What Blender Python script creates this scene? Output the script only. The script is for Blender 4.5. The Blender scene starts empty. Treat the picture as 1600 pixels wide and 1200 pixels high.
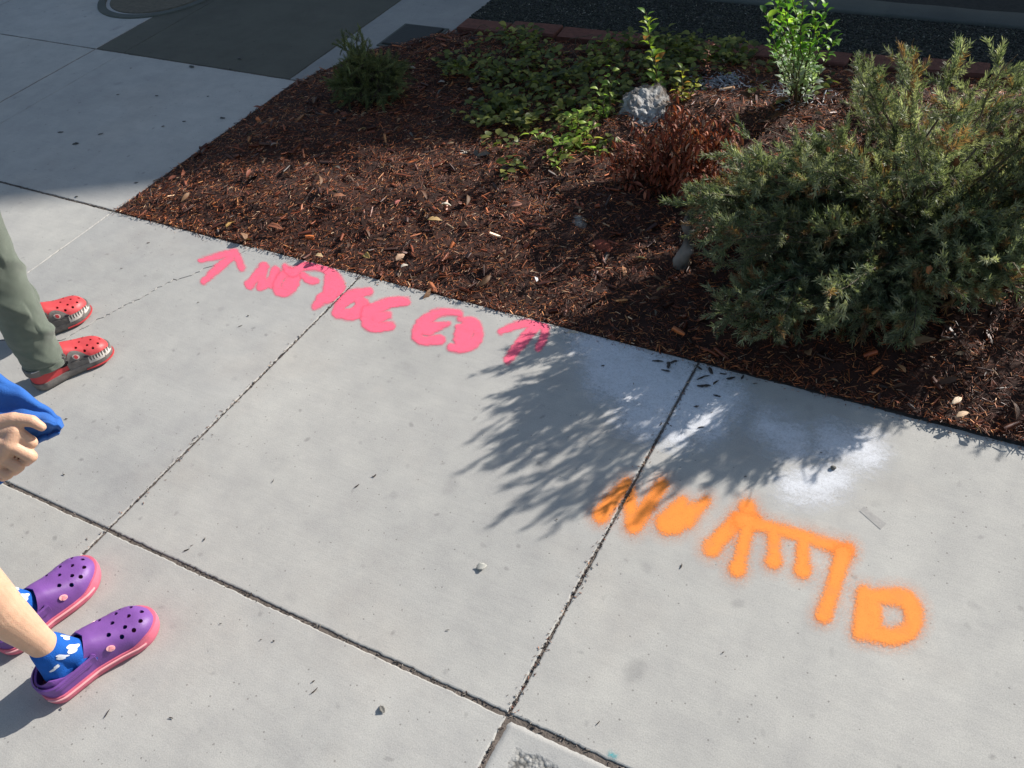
import bpy, bmesh, math, random
import numpy as np
from mathutils import Vector, Matrix
from mathutils.bvhtree import BVHTree
random.seed(7); rng = np.random.default_rng(11)
C = bpy.context.scene.collection
rad = math.radians

# ------------------------------------------------------------------ camera, sky, sun, exposure
H = 1.38; FPX = 1406.308
PITCH, ROLL, YAW = rad(43.29046), rad(-7.88094), rad(33.33322)
Rm = Matrix.Rotation(YAW, 3, 'Z') @ Matrix.Rotation(math.pi/2-PITCH, 3, 'X') @ Matrix.Rotation(ROLL, 3, 'Z')
R = np.array(Rm)
cam_d = bpy.data.cameras.new('camera'); cam = bpy.data.objects.new('camera', cam_d); C.objects.link(cam)
cam.matrix_world = Matrix.Translation((0, 0, H)) @ Rm.to_4x4()
cam_d.sensor_width = 36; cam_d.lens = FPX/1600*36; cam_d.clip_start = 0.02; cam_d.clip_end = 400
bpy.context.scene.camera = cam
SUN_AZ, SUN_EL = rad(59), rad(27)
W = bpy.data.worlds.new('World'); bpy.context.scene.world = W; W.use_nodes = True
nt = W.node_tree; sky = nt.nodes.new('ShaderNodeTexSky'); sky.sky_type = 'NISHITA'; sky.sun_disc = False
sky.sun_elevation = SUN_EL; sky.sun_rotation = math.pi/2-SUN_AZ; sky.air_density = 1.2; sky.dust_density = 1.0
nt.links.new(sky.outputs[0], nt.nodes['Background'].inputs[0]); nt.nodes['Background'].inputs[1].default_value = 0.072
sl = bpy.data.lights.new('sun', 'SUN'); sun = bpy.data.objects.new('sun', sl); C.objects.link(sun)
sl.energy = 4.2; sl.angle = rad(0.53); sl.color = (1.0, 0.955, 0.89)
SD = Vector((math.cos(SUN_AZ)*math.cos(SUN_EL), math.sin(SUN_AZ)*math.cos(SUN_EL), math.sin(SUN_EL)))
sun.rotation_euler = SD.to_track_quat('Z', 'Y').to_euler()
vs = bpy.context.scene.view_settings
vs.view_transform = 'Standard'; vs.look = 'None'; vs.gamma = 1; vs.use_curve_mapping = False; vs.exposure = 0.85
bpy.context.scene.cycles.max_bounces = 7; bpy.context.scene.cycles.transparent_max_bounces = 12

def U(x, y, z=0.0):
    d = R @ np.array([(x-800)/FPX, -(y-600)/FPX, -1.0]); t = (z-H)/d[2]
    return np.array([0, 0, H]) + d*t
def PXD(x, y, depth):     # point seen at x, y at a depth along the view axis
    return np.array([0, 0, H]) + R @ np.array([(x-800)/FPX, -(y-600)/FPX, -1.0])*depth
def proj(p):
    d = (np.asarray(p, float)-np.array([0, 0, H])) @ R
    return 800+FPX*d[..., 0]/-d[..., 2], 600-FPX*d[..., 1]/-d[..., 2]
def depth_of(p): return -((np.asarray(p)-np.array([0, 0, H])) @ R)[2]

# ------------------------------------------------------------------ helpers
def tag(o, label=None, cat=None, group=None, kind=None):
    if label: o['label'] = label
    if cat: o['category'] = cat
    if group: o['group'] = group
    if kind: o['kind'] = kind
    return o
def empty(name, loc=(0, 0, 0)):
    o = bpy.data.objects.new(name, None); C.objects.link(o); o.location = loc; o.empty_display_size = .05; return o
def link(name, me, mat=None, parent=None):
    o = bpy.data.objects.new(name, me); C.objects.link(o)
    if mat: me.materials.append(mat)
    if parent:
        o.parent = parent; o.matrix_parent_inverse = Matrix.Translation(-Vector(parent.location)) if parent.type == 'EMPTY' else Matrix.Identity(4)
    return o
def mesh(name, v, f, mat=None, parent=None, smooth=False, col=None, attrs=None):
    """v (n,3); f (m,k) array or list of lists"""
    me = bpy.data.meshes.new(name); v = np.asarray(v, np.float32)
    if isinstance(f, np.ndarray):
        m, k = f.shape
        me.vertices.add(len(v)); me.vertices.foreach_set('co', v.ravel())
        me.loops.add(m*k); me.loops.foreach_set('vertex_index', f.astype(np.int32).ravel())
        me.polygons.add(m); me.polygons.foreach_set('loop_start', np.arange(0, m*k, k, dtype=np.int32))
        me.polygons.foreach_set('loop_total', np.full(m, k, np.int32)); me.update(calc_edges=True)
    else:
        me.from_pydata([tuple(p) for p in v], [], [list(q) for q in f]); me.update()
    if col is not None:
        a = me.color_attributes.new('col', 'FLOAT_COLOR', 'POINT'); c = np.ones((len(v), 4), np.float32); c[:, :3] = col; a.data.foreach_set('color', c.ravel())
    for n, arr in (attrs or {}).items():
        a = me.attributes.new(n, 'FLOAT', 'POINT'); a.data.foreach_set('value', np.asarray(arr, np.float32))
    if smooth: me.polygons.foreach_set('use_smooth', np.ones(len(me.polygons), bool))
    return link(name, me, mat, parent)
def bake_mod(o):
    dg = bpy.context.evaluated_depsgraph_get(); dg.update(); me = bpy.data.meshes.new_from_object(o.evaluated_get(dg)); o.modifiers.clear(); o.data = me; return o
def grid_faces(nu, nv, wrap=False):
    i = np.arange(nu-1)[:, None]; j = np.arange(nv if wrap else nv-1)[None, :]; j2 = (j+1) % nv
    return np.stack([i*nv+j+0*i, (i+1)*nv+j, (i+1)*nv+j2+0*i, i*nv+j2+0*i], -1).reshape(-1, 4)
class Acc:
    def __init__(s): s.v = []; s.f = []; s.c = []; s.n = 0
    def add(s, v, f, col=(1, 1, 1)):
        v = np.asarray(v, float); s.v.append(v); s.f += [[i+s.n for i in q] for q in f]; s.c.append(np.tile(col, (len(v), 1))); s.n += len(v)
    def build(s, name, mat, parent=None, smooth=False):
        return mesh(name, np.concatenate(s.v), s.f, mat, parent, smooth, np.concatenate(s.c))
def frames(d, roll):
    """rotation matrices whose local X is d, rolled"""
    d = d/np.linalg.norm(d, axis=1, keepdims=True); up = np.tile([0, 0, 1.], (len(d), 1)); up[np.abs(d[:, 2]) > .97] = [1, 0, 0]
    y = np.cross(up, d); y /= np.linalg.norm(y, axis=1, keepdims=True); z = np.cross(d, y)
    c, s = np.cos(roll)[:, None], np.sin(roll)[:, None]; y2 = y*c+z*s; z2 = -y*s+z*c
    return np.stack([d, y2, z2], -1)
def bake(name, tv, tf, pos, M, scl, col, mat, parent=None, smooth=False, tcol=None):
    tv = np.asarray(tv, float); tf = np.asarray(tf); n = len(pos); k = len(tv)
    scl = np.asarray(scl, float)
    if scl.ndim == 1: scl = np.repeat(scl[:, None], 3, 1)
    V = np.einsum('nij,nkj->nki', M, tv[None]*scl[:, None, :])+pos[:, None, :]
    F = (tf[None]+(np.arange(n)*k)[:, None, None]).reshape(-1, tf.shape[1])
    c = np.repeat(np.asarray(col)[:, None, :], k, 1)
    if tcol is not None: c = c*np.asarray(tcol)[None, :, None] if np.ndim(tcol) == 1 else c*np.asarray(tcol)[None]
    return mesh(name, V.reshape(-1, 3), F, mat, parent, smooth, c.reshape(-1, 3))
def tube(path, radii, nseg=8, cap=True):
    path = np.asarray(path, float); n = len(path); T = np.gradient(path, axis=0); T /= np.linalg.norm(T, axis=1, keepdims=True)
    ref = np.array([0, 0, 1.]) if abs(T[0, 2]) < .9 else np.array([1., 0, 0]); v = []
    a = np.linspace(0, 2*np.pi, nseg, endpoint=False)
    for i in range(n):
        x = np.cross(ref, T[i]); x /= np.linalg.norm(x); y = np.cross(T[i], x); ref = y if False else ref
        r = radii[i] if np.ndim(radii) else radii
        v.append(path[i]+r*(np.cos(a)[:, None]*x+np.sin(a)[:, None]*y))
    f = grid_faces(n, nseg, True).tolist()
    if cap: f += [list(range(nseg))[::-1], list(range((n-1)*nseg, n*nseg))]
    return np.concatenate(v), f
def vnoise(p, sc, seed=0):
    """cheap smooth noise, -1..1, for (n,2) or (n,3) points"""
    p = np.asarray(p, float)*sc; r = np.random.default_rng(seed); out = 0
    for k in range(6):
        w = r.normal(size=p.shape[-1]); w /= np.linalg.norm(w); out = out+np.sin(p @ w*(1+.55*k)*2.1+r.uniform(0, 6.28)+1.3*np.sin(p @ r.normal(size=p.shape[-1])*.9))/(1+.3*k)
    return out/3.5

# ------------------------------------------------------------------ materials
def newmat(name):
    m = bpy.data.materials.new(name); m.use_nodes = True; return m, m.node_tree, m.node_tree.nodes['Principled BSDF']
def N(t, typ, **kw):
    n = t.nodes.new(typ)
    for k, v in kw.items():
        if k in n.inputs: n.inputs[k].default_value = v
        else: setattr(n, k, v)
    return n
def ramp(t, src, stops):
    r = t.nodes.new('ShaderNodeValToRGB'); cr = r.color_ramp
    while len(cr.elements) < len(stops): cr.elements.new(.5)
    for e, (p, c) in zip(cr.elements, stops): e.position = p; e.color = (*c, 1) if len(c) == 3 else c
    t.links.new(src, r.inputs[0]); return r
def mixc(t, fac, a, b, mode='MIX'):
    m = t.nodes.new('ShaderNodeMix'); m.data_type = 'RGBA'; m.blend_type = mode
    for s, i in ((fac, 0), (a, 6), (b, 7)):
        if hasattr(s, 'is_linked') or hasattr(s, 'node'): t.links.new(s, m.inputs[i])
        else: m.inputs[i].default_value = s if i == 0 else (*s, 1) if len(s) == 3 else s
    return m.outputs[2]
def mathn(t, op, a, b=0.0, c=None, clamp=False):
    m = t.nodes.new('ShaderNodeMath'); m.operation = op; m.use_clamp = clamp
    for i, s in enumerate((a, b) if c is None else (a, b, c)):
        if hasattr(s, 'node'): t.links.new(s, m.inputs[i])
        else: m.inputs[i].default_value = s
    return m.outputs[0]
def simple(name, col, rough=.6, bump=0, bscale=200, var=.12, vscale=30, spec=.5, sss=0, use_attr=False, sheen=0):
    m, t, b = newmat(name); g = N(t, 'ShaderNodeNewGeometry')
    n = N(t, 'ShaderNodeTexNoise', Scale=vscale, Detail=5.0); t.links.new(g.outputs['Position'], n.inputs['Vector'])
    base = (*col, 1)
    r = ramp(t, n.outputs[0], [(.25, tuple(c*(1-var) for c in col)), (.75, tuple(min(1, c*(1+var)) for c in col))])
    src = r.outputs[0]
    if use_attr:
        a = N(t, 'ShaderNodeAttribute', attribute_name='col'); src = mixc(t, 1.0, a.outputs[0], r.outputs[0], 'MULTIPLY')
    t.links.new(src, b.inputs['Base Color']); b.inputs['Roughness'].default_value = rough; b.inputs['Specular IOR Level'].default_value = spec
    if sss: b.inputs['Subsurface Weight'].default_value = sss; b.inputs['Subsurface Radius'].default_value = (.012, .005, .003); b.inputs['Subsurface Scale'].default_value = .6
    if sheen: b.inputs['Sheen Weight'].default_value = sheen
    if bump:
        n2 = N(t, 'ShaderNodeTexNoise', Scale=bscale, Detail=4.0); t.links.new(g.outputs['Position'], n2.inputs['Vector'])
        bp = N(t, 'ShaderNodeBump', Strength=bump, Distance=.002); t.links.new(n2.outputs[0], bp.inputs['Height']); t.links.new(bp.outputs[0], b.inputs['Normal'])
    return m
def leafmat(name, transl=.35, rough=.45, spec=.4):
    m, t, b = newmat(name); a = N(t, 'ShaderNodeAttribute', attribute_name='col')
    t.links.new(a.outputs[0], b.inputs['Base Color']); b.inputs['Roughness'].default_value = rough; b.inputs['Specular IOR Level'].default_value = spec
    tr = N(t, 'ShaderNodeBsdfTranslucent'); br = mixc(t, 1.0, a.outputs[0], (1.6, 1.7, .9), 'MULTIPLY'); t.links.new(br, tr.inputs[0])
    mx = N(t, 'ShaderNodeMixShader'); mx.inputs[0].default_value = transl
    t.links.new(b.outputs[0], mx.inputs[1]); t.links.new(tr.outputs[0], mx.inputs[2]); t.links.new(mx.outputs[0], t.nodes['Material Output'].inputs[0])
    return m

def concrete(name, base=(.43, .422, .402), rough_panel=False, stains=.16):
    m, t, b = newmat(name); g = N(t, 'ShaderNodeNewGeometry'); P = g.outputs['Position']
    def noise(sc, det=6.0, ro=.6, vec=P):
        n = N(t, 'ShaderNodeTexNoise', Scale=sc, Detail=det, Roughness=ro); t.links.new(vec, n.inputs['Vector']); return n.outputs[0]
    big = ramp(t, noise(1.7, 5.), [(.3, (1-stains,)*3), (.7, (1.06, 1.05, 1.03))]).outputs[0]
    mid = ramp(t, noise(13, 6., .65), [(.3, (.89, .89, .90)), (.65, (1.05, 1.05, 1.04))]).outputs[0]
    mp = N(t, 'ShaderNodeMapping'); mp.inputs['Scale'].default_value = (9, 160, 1); mp.inputs['Rotation'].default_value = (0, 0, .12); t.links.new(P, mp.inputs[0])
    br = ramp(t, noise(1.0, 4., .6, mp.outputs[0]), [(.3, (.965,)*3), (.7, (1.03,)*3)]).outputs[0]
    fine = ramp(t, noise(420, 3., .7), [(.3, (.80, .80, .80)), (.5, (1., 1., 1.)), (.72, (1.13, 1.13, 1.13))]).outputs[0]
    c = mixc(t, 1.0, mixc(t, 1.0, mixc(t, 1.0, mixc(t, 1.0, (*base, 1), big, 'MULTIPLY'), mid, 'MULTIPLY'), br, 'MULTIPLY'), fine, 'MULTIPLY')
    # every slab was poured and has aged a little differently
    ms = N(t, 'ShaderNodeVectorMath', operation='MULTIPLY_ADD'); t.links.new(P, ms.inputs[0]); ms.inputs[1].default_value = (1/.924, 1/.9075, 0); ms.inputs[2].default_value = (2.3/.924+8, -.537/.9075+8, 0)
    fl = N(t, 'ShaderNodeVectorMath', operation='FLOOR'); t.links.new(ms.outputs[0], fl.inputs[0]); wn = N(t, 'ShaderNodeTexWhiteNoise'); t.links.new(fl.outputs[0], wn.inputs['Vector'])
    c = mixc(t, 1.0, c, ramp(t, wn.outputs[0], [(0, (.93, .935, .95)), (1, (1.04, 1.03, 1.01))]).outputs[0], 'MULTIPLY')
    # warm dirt clouds
    c = mixc(t, mathn(t, 'MULTIPLY', ramp(t, noise(3.1, 4.), [(.52, (0,)*3), (.72, (1,)*3)]).outputs[0], .35), c, mixc(t, 1.0, c, (1.0, .93, .88), 'MULTIPLY'))
    # round old gum and drip spots, few and irregular
    wv = N(t, 'ShaderNodeVectorMath', operation='ADD'); nn = N(t, 'ShaderNodeTexNoise', Scale=14.0); t.links.new(P, nn.inputs['Vector'])
    sc = N(t, 'ShaderNodeVectorMath', operation='SCALE'); t.links.new(nn.outputs[1], sc.inputs[0]); sc.inputs['Scale'].default_value = .05
    t.links.new(P, wv.inputs[0]); t.links.new(sc.outputs[0], wv.inputs[1])
    for vs_, rad_, thr, dk in ((2.6, .045, .42, .80), (5.5, .05, .3, .86), (16., .07, .25, .72)):
        vo = N(t, 'ShaderNodeTexVoronoi', Scale=vs_); vo.voronoi_dimensions = '2D'; t.links.new(wv.outputs[0], vo.inputs['Vector'])
        sp = N(t, 'ShaderNodeSeparateColor'); t.links.new(vo.outputs['Color'], sp.inputs[0])
        d = ramp(t, vo.outputs['Distance'], [(rad_*.6, (1,)*3), (rad_*1.5, (0,)*3)]).outputs[0]
        msk = mathn(t, 'MULTIPLY', d, mathn(t, 'LESS_THAN', sp.outputs[0], thr)); msk = mathn(t, 'MULTIPLY', msk, mathn(t, 'MULTIPLY_ADD', sp.outputs[1], .8, .2))
        c = mixc(t, msk, c, mixc(t, 1.0, c, (dk, dk, dk*1.01), 'MULTIPLY'))
    # tiny dark pits and specks
    vo = N(t, 'ShaderNodeTexVoronoi', Scale=95.0); t.links.new(P, vo.inputs['Vector']); sp = N(t, 'ShaderNodeSeparateColor'); t.links.new(vo.outputs['Color'], sp.inputs[0])
    pit = mathn(t, 'MULTIPLY', mathn(t, 'LESS_THAN', vo.outputs['Distance'], .16), mathn(t, 'LESS_THAN', sp.outputs[0], .12))
    c = mixc(t, mathn(t, 'MULTIPLY', pit, .55), c, (.13, .12, .11))
    h = mathn(t, 'MULTIPLY_ADD', noise(330, 4., .7), .35, mathn(t, 'MULTIPLY', noise(45, 5., .6), .5))
    h = mathn(t, 'SUBTRACT', h, mathn(t, 'MULTIPLY', pit, .6))
    if rough_panel:
        a = N(t, 'ShaderNodeAttribute', attribute_name='rough').outputs['Fac']
        a = mathn(t, 'MULTIPLY', mathn(t, 'SUBTRACT', mathn(t, 'ADD', a, mathn(t, 'MULTIPLY', noise(22, 4.), .9)), .85), 5.0, clamp=True)
        v2 = N(t, 'ShaderNodeTexVoronoi', Scale=150.0); t.links.new(P, v2.inputs['Vector'])
        st = ramp(t, v2.outputs['Distance'], [(.1, (1.1, 1.1, 1.1)), (.55, (.85, .85, .84)), (.85, (.42, .41, .4))]).outputs[0]
        blot = ramp(t, noise(38, 4.), [(.42, (.6, .6, .6)), (.6, (1, 1, 1))]).outputs[0]
        c = mixc(t, a, c, mixc(t, 1.0, mixc(t, 1.0, c, st, 'MULTIPLY'), blot, 'MULTIPLY'))
        h = mathn(t, 'SUBTRACT', h, mathn(t, 'MULTIPLY', a, mathn(t, 'MULTIPLY', v2.outputs['Distance'], 3.0)))
    t.links.new(c, b.inputs['Base Color']); b.inputs['Roughness'].default_value = .82; b.inputs['Specular IOR Level'].default_value = .35
    bp = N(t, 'ShaderNodeBump', Strength=.5, Distance=.0016); t.links.new(h, bp.inputs['Height']); t.links.new(bp.outputs[0], b.inputs['Normal'])
    return m
def spraymat(name, col, soft, rough=.75, grain=260.):
    m, t, b = newmat(name); g = N(t, 'ShaderNodeNewGeometry'); a = N(t, 'ShaderNodeAttribute', attribute_name='cov').outputs['Fac']
    n = N(t, 'ShaderNodeTexNoise', Scale=grain, Detail=3.0, Roughness=.8); t.links.new(g.outputs['Position'], n.inputs['Vector'])
    n2 = N(t, 'ShaderNodeTexNoise', Scale=28.0, Detail=5.0); t.links.new(g.outputs['Position'], n2.inputs['Vector'])
    # speckled coverage
    w_ = mathn(t, 'MULTIPLY', mathn(t, 'MULTIPLY', a, mathn(t, 'SUBTRACT', 1.0, a)), 4.0)
    x = mathn(t, 'ADD', a, mathn(t, 'MULTIPLY', mathn(t, 'MULTIPLY', mathn(t, 'SUBTRACT', n.outputs[0], .5), soft*3.0), w_))
    x = mathn(t, 'SUBTRACT', x, mathn(t, 'MULTIPLY', mathn(t, 'GREATER_THAN', n.outputs[0], .64), .25))
    al = mathn(t, 'MULTIPLY', mathn(t, 'SUBTRACT', x, .03), 1.06, clamp=True)
    thin = ramp(t, n2.outputs[0], [(.50, (1,)*3), (.68, (.80,)*3)]).outputs[0]; n3 = N(t, 'ShaderNodeTexNoise', Scale=700.0, Detail=2.0); t.links.new(g.outputs['Position'], n3.inputs['Vector'])
    pore = ramp(t, n3.outputs[0], [(.60, (1,)*3), (.68, (.55,)*3)]).outputs[0]
    al = mathn(t, 'MULTIPLY', mathn(t, 'MULTIPLY', al, thin), pore)
    t.links.new(al, b.inputs['Alpha'])
    r = ramp(t, n2.outputs[0], [(.3, tuple(c*.93 for c in col)), (.7, tuple(min(1, c*1.05) for c in col))])
    t.links.new(r.outputs[0], b.inputs['Base Color']); b.inputs['Roughness'].default_value = rough; b.inputs['Specular IOR Level'].default_value = .3
    bp = N(t, 'ShaderNodeBump', Strength=.35, Distance=.001); t.links.new(n.outputs[0], bp.inputs['Height']); t.links.new(bp.outputs[0], b.inputs['Normal'])
    return m

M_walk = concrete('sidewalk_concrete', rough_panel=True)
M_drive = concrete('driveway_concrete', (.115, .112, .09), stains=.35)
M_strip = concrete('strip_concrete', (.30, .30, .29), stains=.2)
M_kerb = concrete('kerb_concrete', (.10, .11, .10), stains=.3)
M_dirt = simple('joint_dirt', (.125, .102, .085), .95, .8, 300, .5, 60)
M_soil = simple('bed_soil', (.035, .011, .005), .95, .8, 120, .5, 25)
M_asph = simple('asphalt', (.022, .023, .020), .9, .8, 160, .4, 90)
M_mulch = simple('mulch_fibre', (1, 1, 1), .52, 0, 100, .25, 60, .6, use_attr=True)
M_leafdry = leafmat('dry_leaf', .15, .6, .3)
M_needle = leafmat('needle_leaf', .32, .5, .3)
M_green = leafmat('green_leaf', .45, .45, .3)
M_stem = simple('woody_stem', (1, 1, 1), .8, .5, 200, .25, 80, .3, use_attr=True)
M_stone = simple('stone_attr', (1, 1, 1), .9, 1.0, 130, .3, 50, .3, use_attr=True)
M_gravel = simple('gravel_attr', (1, 1, 1), .9, .5, 200, .3, 70, .3, use_attr=True)
M_brick = simple('old_brick', (.12, .042, .028), .9, .7, 200, .35, 50)
M_black = simple('black_plastic_cover', (.012, .014, .014), .6, .4, 200, .3, 60)
M_iron = simple('cast_iron', (.10, .085, .06), .8, .6, 150, .3, 60)
M_skin = simple('skin', (.61, .37, .25), .5, .3, 420, .10, 55, .35, sss=.25)
M_hair = simple('hair_brown', (.05, .03, .018), .6, .8, 300, .3, 60)
M_eye = simple('eye', (.05, .03, .02), .2)
M_khaki = simple('grey_green_cotton', (.120, .142, .112), .95, .8, 900, .16, 22, .2, sheen=.25)
M_blue = simple('blue_cotton', (.024, .115, .40), .85, .4, 700, .12, 40, .25, sheen=.1)
M_sockblue = simple('blue_sock', (.012, .10, .42), .95, .8, 600, .15, 60, .2)
M_sockwhite = simple('white_sock_pattern', (.68, .70, .78), .95, .6, 600, .1, 60, .2)
M_sockblack = simple('black_sock', (.012, .012, .014), .95, .8, 600, .15, 60, .2)
M_purple = simple('purple_foam', (.165, .062, .27), .5, .2, 350, .15, 30, .45)
M_pinkfoam = simple('pink_foam', (.62, .135, .205), .5, .2, 350, .15, 30, .45)
M_pinklight = simple('light_pink_foam', (.90, .45, .46), .3, 0, 350, .05, 30, .5)
M_redfoam = simple('red_foam', (.50, .050, .055), .5, .15, 350, .12, 30, .45)
M_greyfoam = simple('worn_grey_foam', (.155, .14, .13), .6, .3, 250, .3, 70, .4)
M_tooth = simple('worn_white_foam', (.55, .50, .46), .6, .3, 250, .25, 90, .4)
M_emblem = simple('emblem_pink', (.82, .30, .34), .4)
M_hole = simple('clog_inside', (.02, .01, .02), .8)
M_shirt2 = simple('striped_shirt', (.35, .36, .38), .9, .4, 700, .1, 20, .2)
M_wall = simple('house_stucco', (.42, .38, .31), .9, .4, 60, .1, 3)
M_roof = simple('roof_shingle', (.07, .065, .06), .9, .8, 25, .4, 12)
M_glass = simple('window_glass', (.03, .04, .05), .08)
M_trim = simple('white_trim', (.7, .7, .68), .6)

# ------------------------------------------------------------------ ground, slabs
XJ = [-2.300, -1.372, -.448, .478]; YJ = [-.387, .537, 1.442, 2.352]
def jag(p0, p1, step, amp, off=0):
    p0, p1 = np.array(p0, float), np.array(p1, float); L = np.linalg.norm(p1-p0); n = max(2, int(L/step)); t = np.arange(n)/n
    d = (p1-p0)/L; nrm = np.array([-d[1], d[0]]); r = rng.normal(size=n)*amp
    r = r*.6+.6*amp*np.sin(t*L*37+rng.uniform(0, 6))+.8*amp*(rng.random(n) < .05)*rng.random(n)*2
    return p0+t[:, None]*(p1-p0)+nrm*(r[:, None]+off)
slab = Acc(); slab_rough = []
def add_slab(poly, gaps, z=0.0, amp=.0009, step=.006, rough=0, depth=.03):
    """poly counter-clockwise corner list; gaps = inward offset for each edge"""
    poly = [np.array(p, float) for p in poly]; n = len(poly); ins = []
    for i in range(n):       # offset lines, intersect
        a0, a1 = poly[i-1], poly[i]; b0, b1 = poly[i], poly[(i+1) % n]
        da = (a1-a0)/np.linalg.norm(a1-a0); db = (b1-b0)/np.linalg.norm(b1-b0)
        pa = a0+np.array([-da[1], da[0]])*gaps[i-1]; pb = b0+np.array([-db[1], db[0]])*gaps[i]
        den = da[0]*db[1]-da[1]*db[0]
        if abs(den) < .02: ins.append((a1+np.array([-da[1], da[0]])*gaps[i-1])); continue
        s = ((pb[0]-pa[0])*db[1]-(pb[1]-pa[1])*db[0])/den; ins.append(pa+da*s)
    segs = [jag(ins[i], ins[(i+1) % n], step, amp) for i in range(n)]; ring = np.concatenate(segs); m = len(ring)
    b = np.concatenate([np.full(len(sg), .0024 if gaps[i] > .002 else .0005) for i, sg in enumerate(segs)])[:, None]
    nx = np.roll(ring, -2, 0)-np.roll(ring, 2, 0); nx /= np.linalg.norm(nx, axis=1, keepdims=True); inn = np.stack([-nx[:, 1], nx[:, 0]], 1)
    def r3(xy, zz): return np.concatenate([xy, np.zeros((m, 1))+zz], 1)
    V = np.concatenate([r3(ring, z-depth), r3(ring, z-b), r3(ring+inn*b*.35, z-b*.25), r3(ring+inn*b*1.2, z)])
    f = grid_faces(4, m, True).tolist(); f = [q[::-1] for q in f]
    f.append(list(range(3*m, 4*m)))
    slab.add(V, f); slab_rough.append(np.full(len(V), rough, float))
def rect(x0, y0, x1, y1): return [(x0, y0), (x1, y0), (x1, y1), (x0, y1)]
def flush_sidewalk(name, mat, kind='structure'):
    global slab, slab_rough
    o = mesh(name, np.concatenate(slab.v), slab.f, mat, None, False, None, {'rough': np.concatenate(slab_rough)})
    # faces must point up
    bm = bmesh.new(); bm.from_mesh(o.data); bmesh.ops.recalc_face_normals(bm, faces=bm.faces); 
    for fc in bm.faces:
        if len(fc.verts) > 10 and fc.normal.z < 0: fc.normal_flip()
    bm.to_mesh(o.data); bm.free(); tag(o, kind=kind); slab = Acc(); slab_rough = []; return o
gL, gJ, gE, gT = .0036, .0023, .002, .0012
xs = [-5.2, -4.28, -3.36]+XJ+[1.402, 2.33, 3.25]
for yi, (ya, yb) in enumerate([(-2.235, -1.311), (-1.311, -.387), (-.387, .537)]):
    for xa, xb in zip(xs[:-1], xs[1:]):
        rf = 0
        if yi == 2 and abs(xa+.448) < .01: continue
        add_slab(rect(xa, ya, xb, yb), [gL, gJ, gL, gJ], step=.02 if yi < 2 else .006)
for xa, xb in zip(xs[:-1], xs[1:]):
    gr = [gL, gJ, 0.0, gJ]
    if abs(xa+2.3) < .01:    # slab with the wandering crack
        cr = [U(395, 397)[:2], U(352, 407)[:2], U(299, 430)[:2], U(262, 441)[:2], U(222, 465)[:2], U(190, 480)[:2], U(152, 500)[:2], U(95, 532)[:2]]
        pe = np.array([XJ[0], .80])
        crk = [np.array([cr[0][0]-.02, 1.442])]+cr[1:]+[pe]
        fine = []
        for a, b_ in zip(crk[:-1], crk[1:]):
            k = 8; t = np.arange(k)/k; d = b_-a; nn = np.array([-d[1], d[0]])/np.linalg.norm(d)
            fine += list(a+t[:, None]*d+nn*(rng.normal(size=k)*.0022)[:, None])
        fine[0] = crk[0]; fine.append(pe)
        gc = .0014
        add_slab([(xa, ya2) for ya2 in ()]+[(xa, .537), (xb, .537), (xb, 1.442)]+[tuple(p) for p in fine], [gL, gJ, 0]+[gc]*(len(fine)-1)+[gT], amp=.0002, step=.006)
        add_slab([tuple(p) for p in fine[::-1]]+[(xa, 1.442)], [gc]*(len(fine)-1)+[gL*.8, gT], amp=.0002, step=.006)
        continue
    add_slab(rect(xa, .537, xb, 1.442), gr if xa > -2.31 else [gL, gJ, gL, gJ])
for xa, xb, g1, g2 in ((-5.2, -4.28, gJ, gJ), (-4.28, -3.36, gL, gJ), (-3.36, -3.2, gT, gL), (-3.2, -2.3, 0, gT*.6)):
    add_slab(rect(xa, 1.442, xb, 2.352), [gL, g1, gL, g2])
for xa, xb in ((-5.2, -4.28), (-4.28, -3.36)):
    add_slab(rect(xa, 2.352, xb, 3.5), [gL, gL, gL, gJ])
o = flush_sidewalk('sidewalk', M_walk)
# the spalled panel, finely gridded so that its roughness is a field
nx_, ny_ = 150, 150; gx = np.linspace(-.4446, .4746, nx_); gy = np.linspace(-.382, .5322, ny_); GX, GY = np.meshgrid(gx, gy, indexing='ij')
ed = np.minimum(np.minimum(GX-gx[0], gx[-1]-GX), np.minimum(GY-gy[0], gy[-1]-GY)); pts = np.stack([GX, GY], -1).reshape(-1, 2)
rgh = np.clip((ed.ravel()-.012)/.045, 0, 1)*np.clip(1.15-np.hypot(pts[:, 0]+.30, (pts[:, 1]-.42)*1.2)/.42, 0, 1)
zz = -.0022*rgh*(.5+.5*rng.random(len(pts)))-np.where(ed.ravel() < .002, .004, 0)
pv = np.concatenate([pts+np.where(ed.ravel()[:, None] < .001, rng.normal(size=pts.shape)*.0008, 0), zz[:, None]], 1)
tag(mesh('sidewalk', pv, grid_faces(nx_, ny_), M_walk, None, False, None, {'rough': rgh}), kind='structure')
# driveway and concrete strip
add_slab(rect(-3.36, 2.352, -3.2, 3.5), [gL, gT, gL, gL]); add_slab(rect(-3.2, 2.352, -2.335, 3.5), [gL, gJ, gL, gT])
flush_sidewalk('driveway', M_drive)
add_slab(rect(-2.335, 2.352, -1.95, 3.39), [gL, 0, gL, gJ]); flush_sidewalk('concrete_path', M_strip)
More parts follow.
